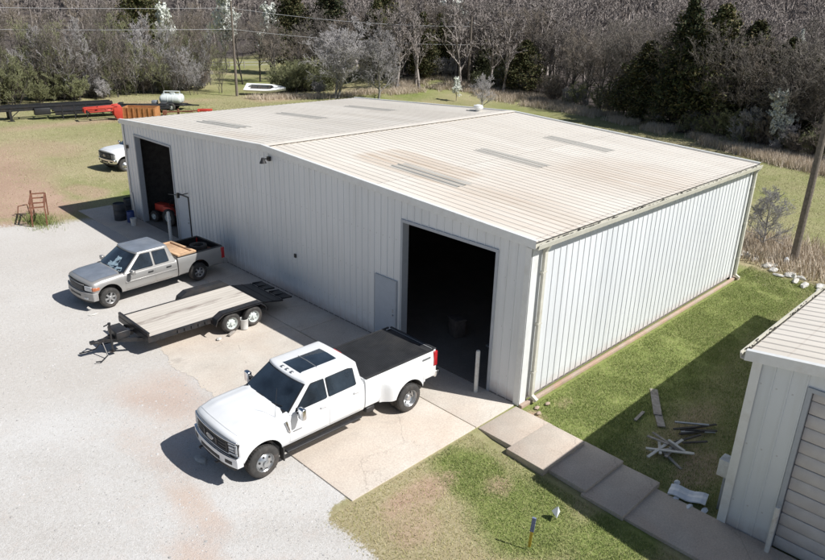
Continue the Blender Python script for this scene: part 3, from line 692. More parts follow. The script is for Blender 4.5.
def pickup(S, loc, rz, name='pickup_truck'):
    """X forward from the front axle, Z up"""
    root = empty(name, loc, rz)
    hw, P, R = S['hw'], S['paint'], S['r']
    zsx, zsv = S['zs']; xf, xc, xr = S['xf'], S['xcowl'], S['xcab']       # front, cowl, cab rear
    arch = S['arch']; wb = S['wb']
    def zs(x): return interp(x, zsx, zsv)
    def wid(x):
        w = hw
        w += .022*math.exp(-((x-0)/.42)**4)
        return w
    def ring(x, cr=None, sh=0):
        z0 = S['zb']+(.12*max(0, (x-.45)/.5) if x > .45 else 0); z = zs(x)-sh; w = wid(x)-sh
        c = S['crown'] if cr is None else cr
        return [(0, z0), (w-.14, z0), (w-.05, z0+.05), (w-.012, z0+.16), (w, z0+.32), (w, lerp(z0, z, .66)), (w-.012, z-.17), (w-.035, z-.07), (w-.085, z-.012), (w-.17, z+.012), (w*.62, z+c*.6), (w*.3, z+c*.93), (0, z+c)]
    def bend(x, y): return x-S['bow']*abs(y/hw)**2.6*float(np.clip((x+.25)/1.1, 0, 1))
    def side_y(x, z):
        r = ring(x, 0)[1:9]; zz = [q[1] for q in r]; yy = [q[0] for q in r]; return interp(z, zz, yy)
    # ---- lower body
    xs = [xf, xf-.012, xf-.05, xf-.12]+list(np.arange(xf-.22, xc, -.12))+[xc]+list(np.arange(xc-.15, xr, -.3))+[xr]
    mb = MB(); rings = []
    for k, x in enumerate(xs):
        sh = [.05, .025, .008, 0][k] if k < 4 else 0
        c = S['crown'] if x > xc+.001 else lerp(S['crown'], 0, min(1, (xc-x)/.1))
        r = ring(x, c, sh); full = r+[(-y, z) for y, z in r[-2:0:-1]]
        rings.append([(bend(x, y), y, z) for y, z in full])
    n = len(rings[0])
    vs = [p for r in rings for p in r]
    fs = [(k*n+i, k*n+(i+1)%n, (k+1)*n+(i+1)%n, (k+1)*n+i) for k in range(len(rings)-1) for i in range(n)]
    for base_, rg_ in ((0, rings[0]), ((len(rings)-1)*n, rings[-1])):
        vs.append((sum(p[0] for p in rg_)/n, 0, sum(p[2] for p in rg_)/n)); c_ = len(vs)-1
        fs += [(c_, base_+i, base_+(i+1) % n) for i in range(n)]
    mb.add(vs, fs); body = mb.build('body', P, root)
    def cutter(x, ra, zc, y0=.50, y1=1.6):
        out = []
        for sg in (-1, 1):
            c = MB(); c.tube((x, sg*y0, zc), (x, sg*y1, zc), ra, ra, 40); out.append(c.build('cut', 'black_plastic'))
        return out
    body.data.materials.append(MATS['black_plastic'])
    boolean(body, cutter(0, arch, R+.07))
    for p in body.data.polygons: p.use_smooth = True
    body.data.set_sharp_from_angle(angle=math.radians(38))
    # hood shut line and crease
    hood = MB(); hx0, hx1 = xf-.14, xc+.05; hwid = hw-.16
    N = 14; M_ = 10; vs = []
    for i in range(N+1):
        x = lerp(hx0, hx1, i/N)
        for jx in range(-M_, M_+1):
            y = hwid*jx/M_*(1-.02*(1-i/N)); r = ring(x); yy = [q[0] for q in r[8:]][::-1]; zz = [q[1] for q in r[8:]][::-1]
            z = interp(abs(y), yy, zz)+.007+.018*math.exp(-((abs(y)-hw*.56)/.07)**2)*S.get('crease', 1)*min(1, i/3)
            vs.append((bend(x, y), y, z))
    k = 2*M_+1
    hood.add(vs, [(i*k+j, i*k+j+1, (i+1)*k+j+1, (i+1)*k+j) for i in range(N) for j in range(k-1)])
    ho = hood.build('hood', S.get('roofpaint', P), root, smooth=60)
    # ---- greenhouse
    B = dict(xF=xc+.03, xR=xr+.01, w=hw-.035, z=S['belt']); T = dict(xF=S['xrf'], xR=S['xrr'], w=S['wroof'], z=S['zroof'])
    cb = S['cbow']
    def gF(yf, t, off=0):
        w = lerp(B['w'], T['w'], t); x = lerp(B['xF'], T['xF'], t)-cb*abs(yf)**2.4*(1-.35*t)
        return Vector((x, yf*w, lerp(B['z'], T['z'], t)+.03*t*(1-yf*yf)))+Vector((.75, 0, .66))*off
    def gS(sg, x, t, off=0):
        w = lerp(B['w'], T['w'], t)
        return Vector((x, sg*(w+off*1.6), lerp(B['z'], T['z'], t)+off*.3))
    def gR(yf, t, off=0):
        w = lerp(B['w'], T['w'], t); return Vector((lerp(B['xR'], T['xR'], t)+.03*abs(yf)**3-off, yf*w, lerp(B['z'], T['z'], t)))
    mb = MB(); rings = []
    for t in (-.06, 0, .12, .25, .37, .5, .62, .75, .85, .92):
        pts = [gF(y, t) for y in np.linspace(-.97, .97, 15)]
        xa, xb = pts[-1].x-.04, gR(1, t).x+.03
        pts += [gS(1, lerp(xa, xb, q), t) for q in np.linspace(0, 1, 10)]
        pts += [gR(y, t) for y in np.linspace(.96, -.96, 9)]
        pts += [gS(-1, lerp(xb, xa, q), t) for q in np.linspace(0, 1, 10)]
        rings.append(pts)
    base = rings[-1]; cxm = sum(p.x for p in base)/len(base)
    zt = T['z']
    for f, dz in ((.985, .045), (.955, .072), (.90, .088), (.75, .10), (.45, .112), (.15, .116)):
        t = .92; sxx = lerp(1, f, 1.0)
        ring_ = []
        for p in base:
            ring_.append(Vector((cxm+(p.x-cxm)*(1-(1-f)*.55-.0)-(0), p.y*f, base[0].z+(zt-lerp(B['z'], T['z'], .92))*.35+dz*.72)))
        rings.append(ring_)
    n = len(base); vs = [tuple(p) for r in rings for p in r]
    fs = [(k*n+i, k*n+(i+1)%n, (k+1)*n+(i+1)%n, (k+1)*n+i) for k in range(len(rings)-1) for i in range(n)]
    fs.append(tuple(range((len(rings)-1)*n, len(rings)*n)))
    mb.add(vs, fs); cab = mb.build('cab', P, root, smooth=42)
    ztop = max(v[2] for v in vs); root['roof_height'] = ztop
    if S.get('roofpaint'):
        m2 = MB(); rr = rings[-6:-1]+[rings[-1]]
        vs2 = [(p.x, p.y*.995, p.z+.006) for r in rings[-5:] for p in r]
        m2.add(vs2, [(k*n+i, k*n+(i+1)%n, (k+1)*n+(i+1)%n, (k+1)*n+i) for k in range(4) for i in range(n)]+[tuple(range(4*n, 5*n))])
        m2.build('roof_skin', S['roofpaint'], root, smooth=60)
    # windshield
    def patch(fn, u0, u1, v0, v1, off, nu=12, nv=4):
        vs = [tuple(fn(lerp(u0, u1, a/nu), lerp(v0, v1, b/nv), off)) for b in range(nv+1) for a in range(nu+1)]
        return vs, [(b*(nu+1)+a, b*(nu+1)+a+1, (b+1)*(nu+1)+a+1, (b+1)*(nu+1)+a) for b in range(nv) for a in range(nu)]
    m1 = MB(); m1.add(*patch(gF, -.955, .955, -.03, .94, .006)); m1.build('windshield_seal', 'black_plastic', root, smooth=60)
    m1 = MB(); m1.add(*patch(gF, -.915, .915, .02, .90, .012)); ws = m1.build('windshield', 'glass_dark', root, smooth=60)
    if S.get('paper'):
        m1 = MB()
        for (u0, u1, v0, v1) in ((-.25, .45, .10, .32), (.0, .35, .30, .62), (.42, .75, .06, .22)):
            q = patch(gF, u0, u1, v0, v1, .016, 6, 4); rr = random.Random(3)
            m1.add([(a, b+rr.uniform(-.05, .05), c+rr.uniform(-.02, .02)) for a, b, c in q[0]], q[1])
        m1.build('sunshade', 'paper_blue', ws, smooth=60)
    # rear window
    m1 = MB(); m1.add(*patch(gR, -.8, .8, .15, .85, .006)); m1.build('rear_window', 'glass_dark', root, smooth=60)
    # side windows
    for sg in (-1, 1):
        for poly in S['windows']:
            def subd(pl, off, grow):
                cx = sum(p[0] for p in pl)/len(pl); ct = sum(p[1] for p in pl)/len(pl)
                out = []
                for i in range(len(pl)):
                    a, b_ = pl[i], pl[(i+1) % len(pl)]; pv = pl[i-1]
                    # rounded corner
                    for q in (.10, .04): out.append((lerp(a[0], pv[0], q), lerp(a[1], pv[1], q)))
                    for q in (.04, .10): out.append((lerp(a[0], b_[0], q), lerp(a[1], b_[1], q)))
                hgt = T['z']-B['z']
                res = []
                for (x, t) in out:
                    dx, dt = x-cx, (t-ct)*hgt; L_ = math.hypot(dx, dt) or 1
                    res.append(tuple(gS(sg, x+dx/L_*grow, t+dt/L_*grow/hgt, off)))
                return res
            m1 = MB(); q = subd(poly, .006, .022); m1.add(q, [tuple(range(len(q)))]); fr = m1.build('window_seal', 'black_plastic', root)
            m1 = MB(); q = subd(poly, .011, 0); m1.add(q, [tuple(range(len(q)))]); m1.build('side_window', 'glass_dark', root)
    # ---- doors with dark shut lines
    def skin(x0, x1, z0, z1, sg, off, nx=8, nz=12):
        vs = [(lerp(x0, x1, a/nx), sg*(side_y(lerp(x0, x1, a/nx), lerp(z0, z1, b/nz))+off), lerp(z0, z1, b/nz)) for b in range(nz+1) for a in range(nx+1)]
        return vs, [(b*(nx+1)+a, b*(nx+1)+a+1, (b+1)*(nx+1)+a+1, (b+1)*(nx+1)+a) for b in range(nz) for a in range(nx)]
    for sg in (-1, 1):
        for (x0, x1) in S['doors']:
            m1 = MB(); m1.add(*skin(x0, x1, S['zb']+.10, S['belt']-.02, sg, .006)); dr = m1.build('door', P, root, smooth=50)
            m1 = MB(); m1.add(*skin(x0-.012, x1+.012, S['zb']+.088, S['belt']-.025, sg, .003)); m1.build('door_seal', 'black_plastic', dr)
            hx = x1+(.12 if x1 < x0 else -.12) if False else min(x0, x1)+.14
            hz = S['belt']-.17
            m1 = MB(); yy = side_y(hx, hz); m1.box((hx-.10, sg*(yy+.005) if sg > 0 else -(yy+.045), hz-.022), (hx+.10, (yy+.045) if sg > 0 else -(yy+.005), hz+.022))
            h = m1.build('handle', S['handle'], dr); bevel(h, .01)
    if S.get('moulding'):
        for sg in (-1, 1):
            m1 = MB(); z = S['moulding']; yy = side_y(-1, z)
            m1.box((xr+.02, sg*(yy+.004), z-.03), (-.62, sg*(yy+.022), z+.03)); o = m1.build('side_moulding', P, root); bevel(o, .008)
    # ---- bed
    x0, x1 = xr-.05, -wb-S['rear']; zr = S['zrail']; wbd = hw-.005; zb = S['zb']+.03
    def bring(w, sh=0): return [(0, zb), (w-.10, zb), (w-.03, zb+.06), (w, zb+.22), (w, zr-.25), (w-.02, zr-.05), (w-.045, zr-sh), (0, zr-sh)]
    mb = MB(); rings = []
    for x, s_ in ((x0, 0), (lerp(x0, x1, .5), 0), (x1+.03, 0), (x1, .03)):
        r = bring(wbd-s_, 0); full = r+[(-y, z) for y, z in r[-2:0:-1]]; rings.append([(x, y, z) for y, z in full])
    n = len(rings[0]); vs = [p for r in rings for p in r]
    mb.add(vs, [(k*n+i, k*n+(i+1)%n, (k+1)*n+(i+1)%n, (k+1)*n+i) for k in range(3) for i in range(n)]+[tuple(range(n)), tuple(range(len(vs)-1, len(vs)-n-1, -1))])
    bed = mb.build('bed', P, root); bed.data.materials.append(MATS['black_plastic'])
    cuts = cutter(-wb, arch, R+.05, .62 if not S.get('dually') else .45)
    c = MB(); c.box((x1+.07, -wbd+.13, zr-.50), (x0-.06, wbd-.13, zr+.2)); cuts.append(c.build('cut', 'black_plastic'))
    boolean(bed, cuts)
    for p in bed.data.polygons: p.use_smooth = True
    bed.data.set_sharp_from_angle(angle=math.radians(38))
    if S.get('cover'):
        mb = MB(); xx = x0-.03; zc = zr+.012
        nsl = 44; L_ = (x1+.30)-xx
        for k in range(nsl):
            a = xx+L_*k/nsl; b_ = xx+L_*(k+1)/nsl
            mb.add([(a, -wbd+.07, zc), (a, wbd-.07, zc), (a+(b_-a)*.18, -wbd+.07, zc+.014), (a+(b_-a)*.18, wbd-.07, zc+.014), (a+(b_-a)*.82, -wbd+.07, zc+.014), (a+(b_-a)*.82, wbd-.07, zc+.014), (b_, -wbd+.07, zc), (b_, wbd-.07, zc)],
                   [(0, 2, 3, 1), (2, 4, 5, 3), (4, 6, 7, 5)])
        for sg in (-1, 1): mb.box((xx+L_-.2, sg*(wbd-.09), zr-.01), (xx, sg*(wbd-.035), zc+.025))
        cv = mb.build('bed_cover', 'cover_black', root)
        # canister end and tailgate spoiler
        mb = MB(); mb.prism([(x1+.33, zr-.3), (x1+.33, zr+.012), (x1+.26, zr+.012), (x1+.19, zr-.035), (x1+.10, zr-.03), (x1+.02, zr+.03), (x1-.03, zr+.02), (x1-.02, zr-.02), (x1+.08, zr-.05), (x1+.1, zr-.3)], -wbd+.06, wbd-.06); o = mb.build('tailgate_cap', 'cover_black', root); bevel(o, .01)
    else:
        mb = MB(); mb.box((x1+.085, -wbd+.145, zr-.485), (x0-.075, wbd-.145, zr-.47))
        for k in range(9): y = -.6+k*.15; mb.box((x1+.09, y-.03, zr-.47), (x0-.08, y+.03, zr-.455))
        mb.build('bed_liner', 'black_plastic', root)
        mb = MB()
        for sg in (-1, 1): mb.box((x1+.02, sg*(wbd-.155), zr+.001), (x0-.01, sg*(wbd-.03), zr+.016))
        mb.box((x1-.005, -wbd+.16, zr+.001), (x1+.085, wbd-.16, zr+.016)); mb.build('rail_cap', 'black_plastic', root)
    if S.get('dually'):
        for sg in (-1, 1):
            mb = MB(); N = 24; vs = []
            rows = 7
            for i in range(N+1):
                u = i/N; x = -wb+lerp(.92, -.78, u); e = min(1, min(u, 1-u)*5.0); e = e*e*(3-2*e)
                ztop = zb+.62; out = .215*e
                for (f, z) in ((0, ztop+.06), (.12, ztop+.035), (.62, ztop-.02), (.92, ztop-.10), (1, ztop-.25), (1, zb+.12), (.95, zb+.02)):
                    vs.append((x, sg*(wbd-.012+out*f), z))
            mb.add(vs, [(i*rows+j, i*rows+j+1, (i+1)*rows+j+1, (i+1)*rows+j) for i in range(N) for j in range(rows-1)])
            # inner side so that it is a closed solid
            o_ = len(mb.v); 
            inn = [(x_, sg*(wbd-.05), z_) for (x_, y_, z_) in vs]
            mb.add(inn, [(i*rows+j, (i+1)*rows+j, (i+1)*rows+j+1, i*rows+j+1) for i in range(N) for j in range(rows-1)])
            for i in range(N):
                mb.f.append((i*rows, (i+1)*rows, o_+(i+1)*rows, o_+i*rows)); mb.f.append((i*rows+rows-1, o_+i*rows+rows-1, o_+(i+1)*rows+rows-1, (i+1)*rows+rows-1)); mb.mi += [0, 0]
            for j in range(rows-1):
                mb.f.append((j, o_+j, o_+j+1, j+1)); mb.f.append((N*rows+j, N*rows+j+1, o_+N*rows+j+1, o_+N*rows+j)); mb.mi += [0, 0]
            fl = mb.build('rear_fender', P, root); fl.data.materials.append(MATS['black_plastic'])
            c = MB(); c.tube((-wb, sg*.5, R+.05), (-wb, sg*1.6, R+.05), arch, arch, 40); boolean(fl, [c.build('cut', 'black_plastic')])
            for p in fl.data.polygons: p.use_smooth = True
            fl.data.set_sharp_from_angle(angle=math.radians(35))
    # ---- wheels
    fw = S['track']/2; tw = S['tw']
    for sg in (-1, 1):
        wheel(root, 0, sg*fw, R, tw, sg, S['wstyle'], S.get('rim'), S.get('dish', .03))
        if S.get('dually'):
            wheel(root, -wb, sg*1.075, R, tw*.9, sg, 'dually', S.get('rim')); wheel(root, -wb, sg*.79, R, tw*.9, sg, 'dually', S.get('rim'))
        else: wheel(root, -wb, sg*fw, R, tw, sg, S['wstyle'], S.get('rim'), 0)
    mb = MB(); mb.box((x1+.3, -.45, R-.02), (.5, .45, S['zb']+.08)); mb.tube((0, -.8, R), (0, .8, R), .06); mb.tube((-wb, -.8, R), (-wb, .8, R), .07); mb.build('chassis', 'black_metal', root)
    # ---- lamps front, grille, bumper
    def front_prism(poly, y0, y1, x_out, depth, mat, name, par=root, n=8):
        """poly: list of z-range strips; follows the bow of the nose"""
        mb = MB(); vs = []
        z0, z1 = poly
        for i in range(n+1):
            y = lerp(y0, y1, i/n); xx = bend(xf, y)+x_out
            vs += [(xx-depth, y, z0), (xx, y, z0+.004), (xx, y, z1-.004), (xx-depth, y, z1)]
        fs = [(4*i+a, 4*i+b, 4*(i+1)+b, 4*(i+1)+a) for i in range(n) for a, b in ((0, 1), (1, 2), (2, 3), (3, 0))]+[(0, 1, 2, 3), (4*n+3, 4*n+2, 4*n+1, 4*n)]
        mb.add(vs, fs); o = mb.build(name, mat, par); bevel(o, .008); return o
    S['front'](root, front_prism, bend, xf, hw)
    # mirrors
    for sg in (-1, 1):
        mx, mz, sc = S['mirror']; yb = hw-.02
        mb = MB(); mb.beam((mx, sg*(yb-.03), mz-.02), (mx+.02, sg*(yb+.16), mz+.02), .06, .04)
        if sc > 1: mb.beam((mx, sg*(yb-.03), mz+.10), (mx+.02, sg*(yb+.16), mz+.10), .06, .03)
        mr = mb.build('mirror', 'black_plastic', root)
        mb = MB(); mb.cbox((mx+.03, sg*(yb+.21), mz+.06), (.12, .20, .17*sc)); o = mb.build('mirror_shell', S['mirmat'], mr); bevel(o, .035, 3)
        mb = MB(); mb.cbox((mx-.034, sg*(yb+.21), mz+.06), (.006, .16, .14*sc)); mb.build('mirror_glass', 'chrome', mr)
    # tail lamps and rear bumper
    for sg in (-1, 1):
        mb = MB(); zt0, zt1 = zr-.46, zr-.06
        mb.box((x1-.02, sg*(wbd-.15) if sg > 0 else -(wbd+.014), zt0-.02), (x1+.13, sg*(wbd-.15) if sg < 0 else wbd+.014, zt1+.03)); o = mb.build('tail_light', 'red_lens', root); bevel(o, .02)
        mb = MB(); mb.box((x1-.026, sg*(wbd-.13), lerp(zt0, zt1, .42)), (x1+.0, sg*(wbd-.03), lerp(zt0, zt1, .58))); mb.build('reverse_lens', 'clear_lens', o)
    mb = MB(); mb.prism([(x1+.02, zb-.02), (x1-.13, zb-.02), (x1-.19, zb+.03), (x1-.19, zb+.15), (x1-.16, zb+.18), (x1+.02, zb+.18)], -wbd+.03, wbd-.03)
    o = mb.build('rear_bumper', S['bumper'], root); bevel(o, .02)
    # cowl and wipers
    mb = MB()
    for i in range(14):
        y0_, y1_ = lerp(-.86, .86, i/14), lerp(-.86, .86, (i+1)/14)
        f0, f1 = gF(y0_/.98, .0), gF(y1_/.98, .0)
        mb.add([(f0.x+.10, y0_, f0.z+.02), (f1.x+.10, y1_, f1.z+.02), (f1.x-.01, y1_, f1.z+.035), (f0.x-.01, y0_, f0.z+.035)], [(0, 1, 2, 3)])
    mb.build('cowl', 'black_plastic', root)
    for y0_, y1_ in ((-.62, -.02), (.1, .72)):
        mb = MB(); a, b_ = gF(y0_, .03, .03), gF(y1_, .13, .03); mb.tube(a, b_, .009, None, 6); mb.tube(gF(y0_, -.02, .03), lerp(a, b_, .5), .01, None, 6); mb.build('wiper', 'black_plastic', root)
    if S.get('extra'): S['extra'](root, gF, gS, side_y, ring, bend)
    return root

def cover_mat():
    simple('cover_black', (.030, .031, .034), .6, var=.25, scale=3, dirt=((.075, .07, .065), .5))
cover_mat()

def super_front(black_grille):
    def f(root, fp, bend, xf, hw):
        chrome = 'chrome' if not black_grille else 'black_plastic'
        g = fp((.86, 1.17), -.66, .66, .022, .05, 'black_plastic', 'grille')
        for z in (.93, 1.01, 1.09): fp((z-.012, z+.012), -.60, .60, .034, .02, 'black_metal' if not black_grille else 'badge_grey', 'grille_bar', g)
        for sg in (-1, 1):
            fp((.93, 1.10), sg*.22, sg*.30, .042, .03, 'black_metal', 'grille_bar', g, 2)
        fp((1.165, 1.20), -.93, .93, .030, .06, chrome, 'grille_surround', g, 16); fp((.835, .865), -.72, .72, .030, .06, chrome, 'grille_surround', g, 12)
        # oval emblem
        mb = MB(); N = 24
        for (rx, rz, xo, mat) in ((.15, .065, .050, 0), (.13, .05, .056, 1)):
            mb.m = mat; c = (bend(xf, 0)+xo, 0, 1.01)
            vs = [(c[0]-.02, rx*math.cos(2*PI*i/N), c[2]+rz*math.sin(2*PI*i/N)) for i in range(N)]+[(c[0], rx*.97*math.cos(2*PI*i/N), c[2]+rz*.97*math.sin(2*PI*i/N)) for i in range(N)]
            mb.add(vs, [(i, (i+1)%N, N+(i+1)%N, N+i) for i in range(N)]+[tuple(range(N, 2*N))])
        mb.build('emblem', ['chrome', 'badge_grey'], g)
        for sg in (-1, 1):
            h = fp((.85, 1.165), sg*.67, sg*.965, .018, .06, 'black_plastic', 'headlight', root, 5)
            fp((1.10, 1.15), sg*.70, sg*.955, .034, .02, 'clear_lens', 'lamp_bar', h, 4); fp((.865, .915), sg*.70, sg*.955, .034, .02, 'clear_lens', 'lamp_bar', h, 4)
            fp((.915, 1.10), sg*.90, sg*.955, .034, .02, 'clear_lens', 'lamp_bar', h, 2)
            fp((1.0, 1.07), sg*.71, sg*.87, .030, .02, 'clear_lens', 'lamp_lens', h, 2); fp((.94, .985), sg*.71, sg*.87, .030, .02, 'clear_lens', 'lamp_lens', h, 2)
        b = fp((.56, .81), -.99, .99, .075, .16, 'white_paint' if not black_grille else 'chrome', 'front_bumper', root, 16)
        fp((.775, .815), -.97, .97, .085, .12, 'chrome', 'bumper_trim', b, 16)
        fp((.60, .70), -.42, .42, .083, .03, 'black_plastic', 'air_intake', b, 6)
        for sg in (-1, 1): fp((.62, .72), sg*.62, sg*.84, .083, .03, 'black_plastic', 'fog_light', b, 3)
        fp((.44, .56), -.86, .86, .03, .12, 'black_plastic', 'air_dam', b, 12)
        mb = MB()
        for sg in (-1, 1): mb.tube((bend(xf, .4)+.06, sg*.4, .54), (bend(xf, .4)+.15, sg*.4, .54), .025); mb.tube((bend(xf, .4)+.15, sg*.4, .54), (bend(xf, .4)+.15, sg*.34, .54), .02)
        mb.build('tow_hook', 'black_metal', b)
    return f
def super_extra(root, gF, gS, side_y, ring, bend):
    # panoramic sunroof, clearance lamps, fender vents, badges, running boards, antenna
    if root.get('plain'): return
    mb = MB(); ztop = root['roof_height']
    mb.add([(x, y, ztop+.016-.035*(y/.52)**2) for x in (-1.49, -1.9, -2.2, -2.62) for y in (-.61, -.3, 0, .3, .61)], [(i*5+j, i*5+j+1, i*5+j+6, i*5+j+5) for i in range(3) for j in range(4)])
    s = mb.build('sunroof', 'glass_dark', root, smooth=60)
    mb = MB(); mb.add([(x, y, ztop+.019-.035*(y/.52)**2) for x in (-1.96, -1.99) for y in (-.60, -.3, 0, .3, .60)], [(j, j+1, j+6, j+5) for j in range(4)]); mb.build('sunroof_seam', 'badge_grey', s)
    for sg in (-1, 1):
        mb = MB(); mb.box((-2.82, sg*.70 if sg > 0 else -.725, ztop-.07), (-1.42, sg*.725 if sg > 0 else -.70, ztop-.035)); mb.build('roof_moulding', 'black_plastic', root)
    for y in (-.2, 0, .2):
        mb = MB(); mb.cbox((-1.37, y, ztop-.004), (.09, .09, .03)); o = mb.build('clearance_light', 'badge_grey', root); bevel(o, .012)
    mb = MB(); mb.cbox((-2.93, 0, ztop-.05), (.03, .3, .04)); mb.build('cargo_light', 'red_lens', root)
    for sg in (-1, 1):
        y = side_y(-.7, 1.1)+.005
        mb = MB(); mb.prism([(-.64, 1.28), (-.58, 1.26), (-.66, .98), (-.73, .92)], sg*y, sg*(y+.03)); o = mb.build('fender_vent', 'chrome', root); bevel(o, .008)
        mb = MB(); mb.prism([(-.625, 1.23), (-.605, 1.22), (-.675, 1.0), (-.695, 1.0)], sg*(y+.03), sg*(y+.033)); mb.build('vent_slot', 'black_plastic', o)
        mb = MB(); mb.box((-1.05, sg*(y+.006), .90), (-.80, sg*(y+.012), .925)); mb.build('door_badge', 'badge_grey', root)
        mb = MB(); mb.box((-5.42, sg*.992, 1.24), (-5.12, sg*1.003, 1.29)); mb.build('bed_badge', 'badge_grey', root)
        mb = MB(); mb.box((-2.9, sg*.90, .40), (-.60, sg*1.04, .445)); o = mb.build('running_board', 'black_plastic', root); bevel(o, .015)
        mb = MB(); mb.box((-3.4, sg*.80, .40), (-3.12, sg*.96, .55)); o = mb.build('bed_step', 'black_metal', root); bevel(o, .02)
        for xm, xm2, yo in ((-.50, -.53, .84),):
            mb = MB(); mb.box((xm2, sg*yo, .22), (xm, sg*1.02, .58)); mb.build('mud_flap', 'rubber', root)
    mb = MB(); mb.tube((-.42, .86, 1.40), (-.50, .88, 2.15), .005, .003, 6); mb.build('antenna', 'black_metal', root)

F = dict(hw=1.0, paint='white_paint', r=.415, zs=([-6, -.62, .3, .8, .95], [1.40, 1.40, 1.36, 1.25, 1.18]), xf=.77, xcowl=-.64, xcab=-3.02, arch=.515, wb=4.47,
         zb=.52, crown=.075, bow=.16, belt=1.39, xrf=-1.30, xrr=-2.94, wroof=.80, zroof=1.91, cbow=.17, track=1.74, tw=.25, wstyle='super', rim=.235, dish=.045,
         windows=[[(-.90, .0), (-1.84, .03), (-1.84, .90), (-1.47, .90)], [(-1.92, .03), (-2.76, .06), (-2.74, .84), (-2.60, .90), (-1.92, .90)]],
         doors=[(-.72, -1.86), (-1.90, -2.90)], handle='white_paint', rear=1.21, zrail=1.42, cover=True, dually=True, front=super_front(False), extra=super_extra,
         mirror=(-.98, 1.36, 1.75), mirmat='chrome', bumper='chrome')
t1 = pickup(F, (-6.94, 3.07, .028), PI+math.radians(-1.0))
tag(t1, 'white dual rear wheel crew cab pickup with black bed cover and sunroof', 'pickup truck')

def sierra_front(root, fp, bend, xf, hw):
    g = fp((.72, .93), -.50, .50, .03, .05, 'black_plastic', 'grille', root, 10)
    fp((.93, .955), -.54, .54, .035, .05, 'silver_paint', 'grille_surround', g, 10); fp((.70, .722), -.54, .54, .035, .05, 'silver_paint', 'grille_surround', g, 10)
    for z in (.79, .86): fp((z-.006, z+.006), -.48, .48, .036, .02, 'badge_grey', 'grille_bar', g, 8)
    for sg in (-1, 1):
        h = fp((.74, .925), sg*.56, sg*.88, .022, .05, 'clear_lens', 'headlight', root, 5)
        fp((.76, .89), sg*.885, sg*.96, .018, .08, 'amber_lens', 'turn_signal', root, 3)
        mb = MB(); mb.box((bend(xf, .97)-.20, sg*(hw-.012), .77), (bend(xf, .97)-.02, sg*(hw+.010), .88)); o = mb.build('side_marker', 'amber_lens', root); bevel(o, .02)
        fp((.44, .52), sg*.58, sg*.76, .085, .03, 'clear_lens', 'fog_light', root, 2)
    b = fp((.40, .69), -.985, .985, .07, .18, 'bumper_grey', 'front_bumper', root, 16)
    fp((.50, .585), -.38, .38, .078, .03, 'black_plastic', 'air_intake', b, 6)
    fp((.30, .40), -.82, .82, .02, .10, 'black_plastic', 'air_dam', b, 10)
simple('bumper_grey', (.36, .35, .34), .5, metal=.3, var=.15, dirt=((.25, .2, .16), .5))
G_ = dict(hw=.965, paint='silver_paint', roofpaint='faded_silver', r=.365, zs=([-6, -.45, .3, .75, .9], [1.13, 1.13, 1.10, 1.02, .96]), xf=.73, xcowl=-.50, xcab=-2.72, arch=.465, wb=3.64,
         zb=.40, crown=.07, bow=.20, belt=1.12, xrf=-1.22, xrr=-2.52, wroof=.72, zroof=1.68, cbow=.16, track=1.66, tw=.235, wstyle='spoke6', rim=.205, dish=0, crease=.5,
         windows=[[(-.80, .03), (-1.74, .04), (-1.74, .88), (-1.38, .88)], [(-1.85, .05), (-2.40, .07), (-2.36, .86), (-1.85, .88)]],
         doors=[(-.62, -1.76), (-1.80, -2.50)], handle='black_plastic', rear=1.18, zrail=1.16, cover=False, front=sierra_front, moulding=.78,
         mirror=(-.86, 1.10, 1.0), mirmat='silver_paint', bumper='bumper_grey', paper=True)
t2 = pickup(G_, (-5.6, 14.95, .022), PI+math.radians(4.1))
tag(t2, 'old silver extended cab pickup with faded hood and open bed', 'pickup truck')
F2 = dict(F); F2.update(cover=False, dually=False, front=super_front(True), extra=None, r=.40, bumper='chrome')
t3 = pickup(F2, (3.9, 35.35, 0.0), PI+math.radians(6))
tag(t3, 'white pickup with black grille parked behind the far corner of the building', 'pickup truck')

# wooden crate frame lying across the silver truck bed
cr = MB(); cr.box((-.42, -.86, 0), (.42, .86, .02))
cr.m = 0
for x in (-.40, .30): cr.box((x, -.86, .0205), (x+.12, .86, .075))
for y in (-.86, .74): cr.box((-.279, y, .0205), (.299, y+.12, .070))
o = cr.build('plywood_crate', 'plywood'); bevel(o, .005, 1)
m_ = Matrix.Rotation(t2.rotation_euler.z, 4, 'Z'); p_ = Vector(t2.location)+m_@Vector((-3.22, 0, 1.175))
o.location = p_; o.rotation_euler = (0, 0, t2.rotation_euler.z+.03); tag(o, 'plywood crate frame lying across the bed of the silver pickup', 'crate')
# toppled cage-like tool rack in the bed
mb = MB(); mb.box((-.5, -.6, 0), (.5, .6, .25)); 
o = mb.build('tool_box', 'rusty'); bevel(o, .02); p_ = Vector(t2.location)+m_@Vector((-4.2, .1, .72)); o.location = p_; o.rotation_euler = (0, 0, .2); tag(o, 'low rusty box lying in the bed of the silver pickup', 'box')
mb = MB(); mb.lathe([(.34, -.1), (.36, 0), (.34, .1), (.22, .1), (.2, 0), (.22, -.1)], 'Z', n=24, closed=True)
o = mb.build('spare_tyre', 'rubber', smooth=40); o.location = Vector(t2.location)+m_@Vector((-4.2, .1, 1.075)); tag(o, 'loose tyre lying in the bed of the silver pickup', 'tyre')

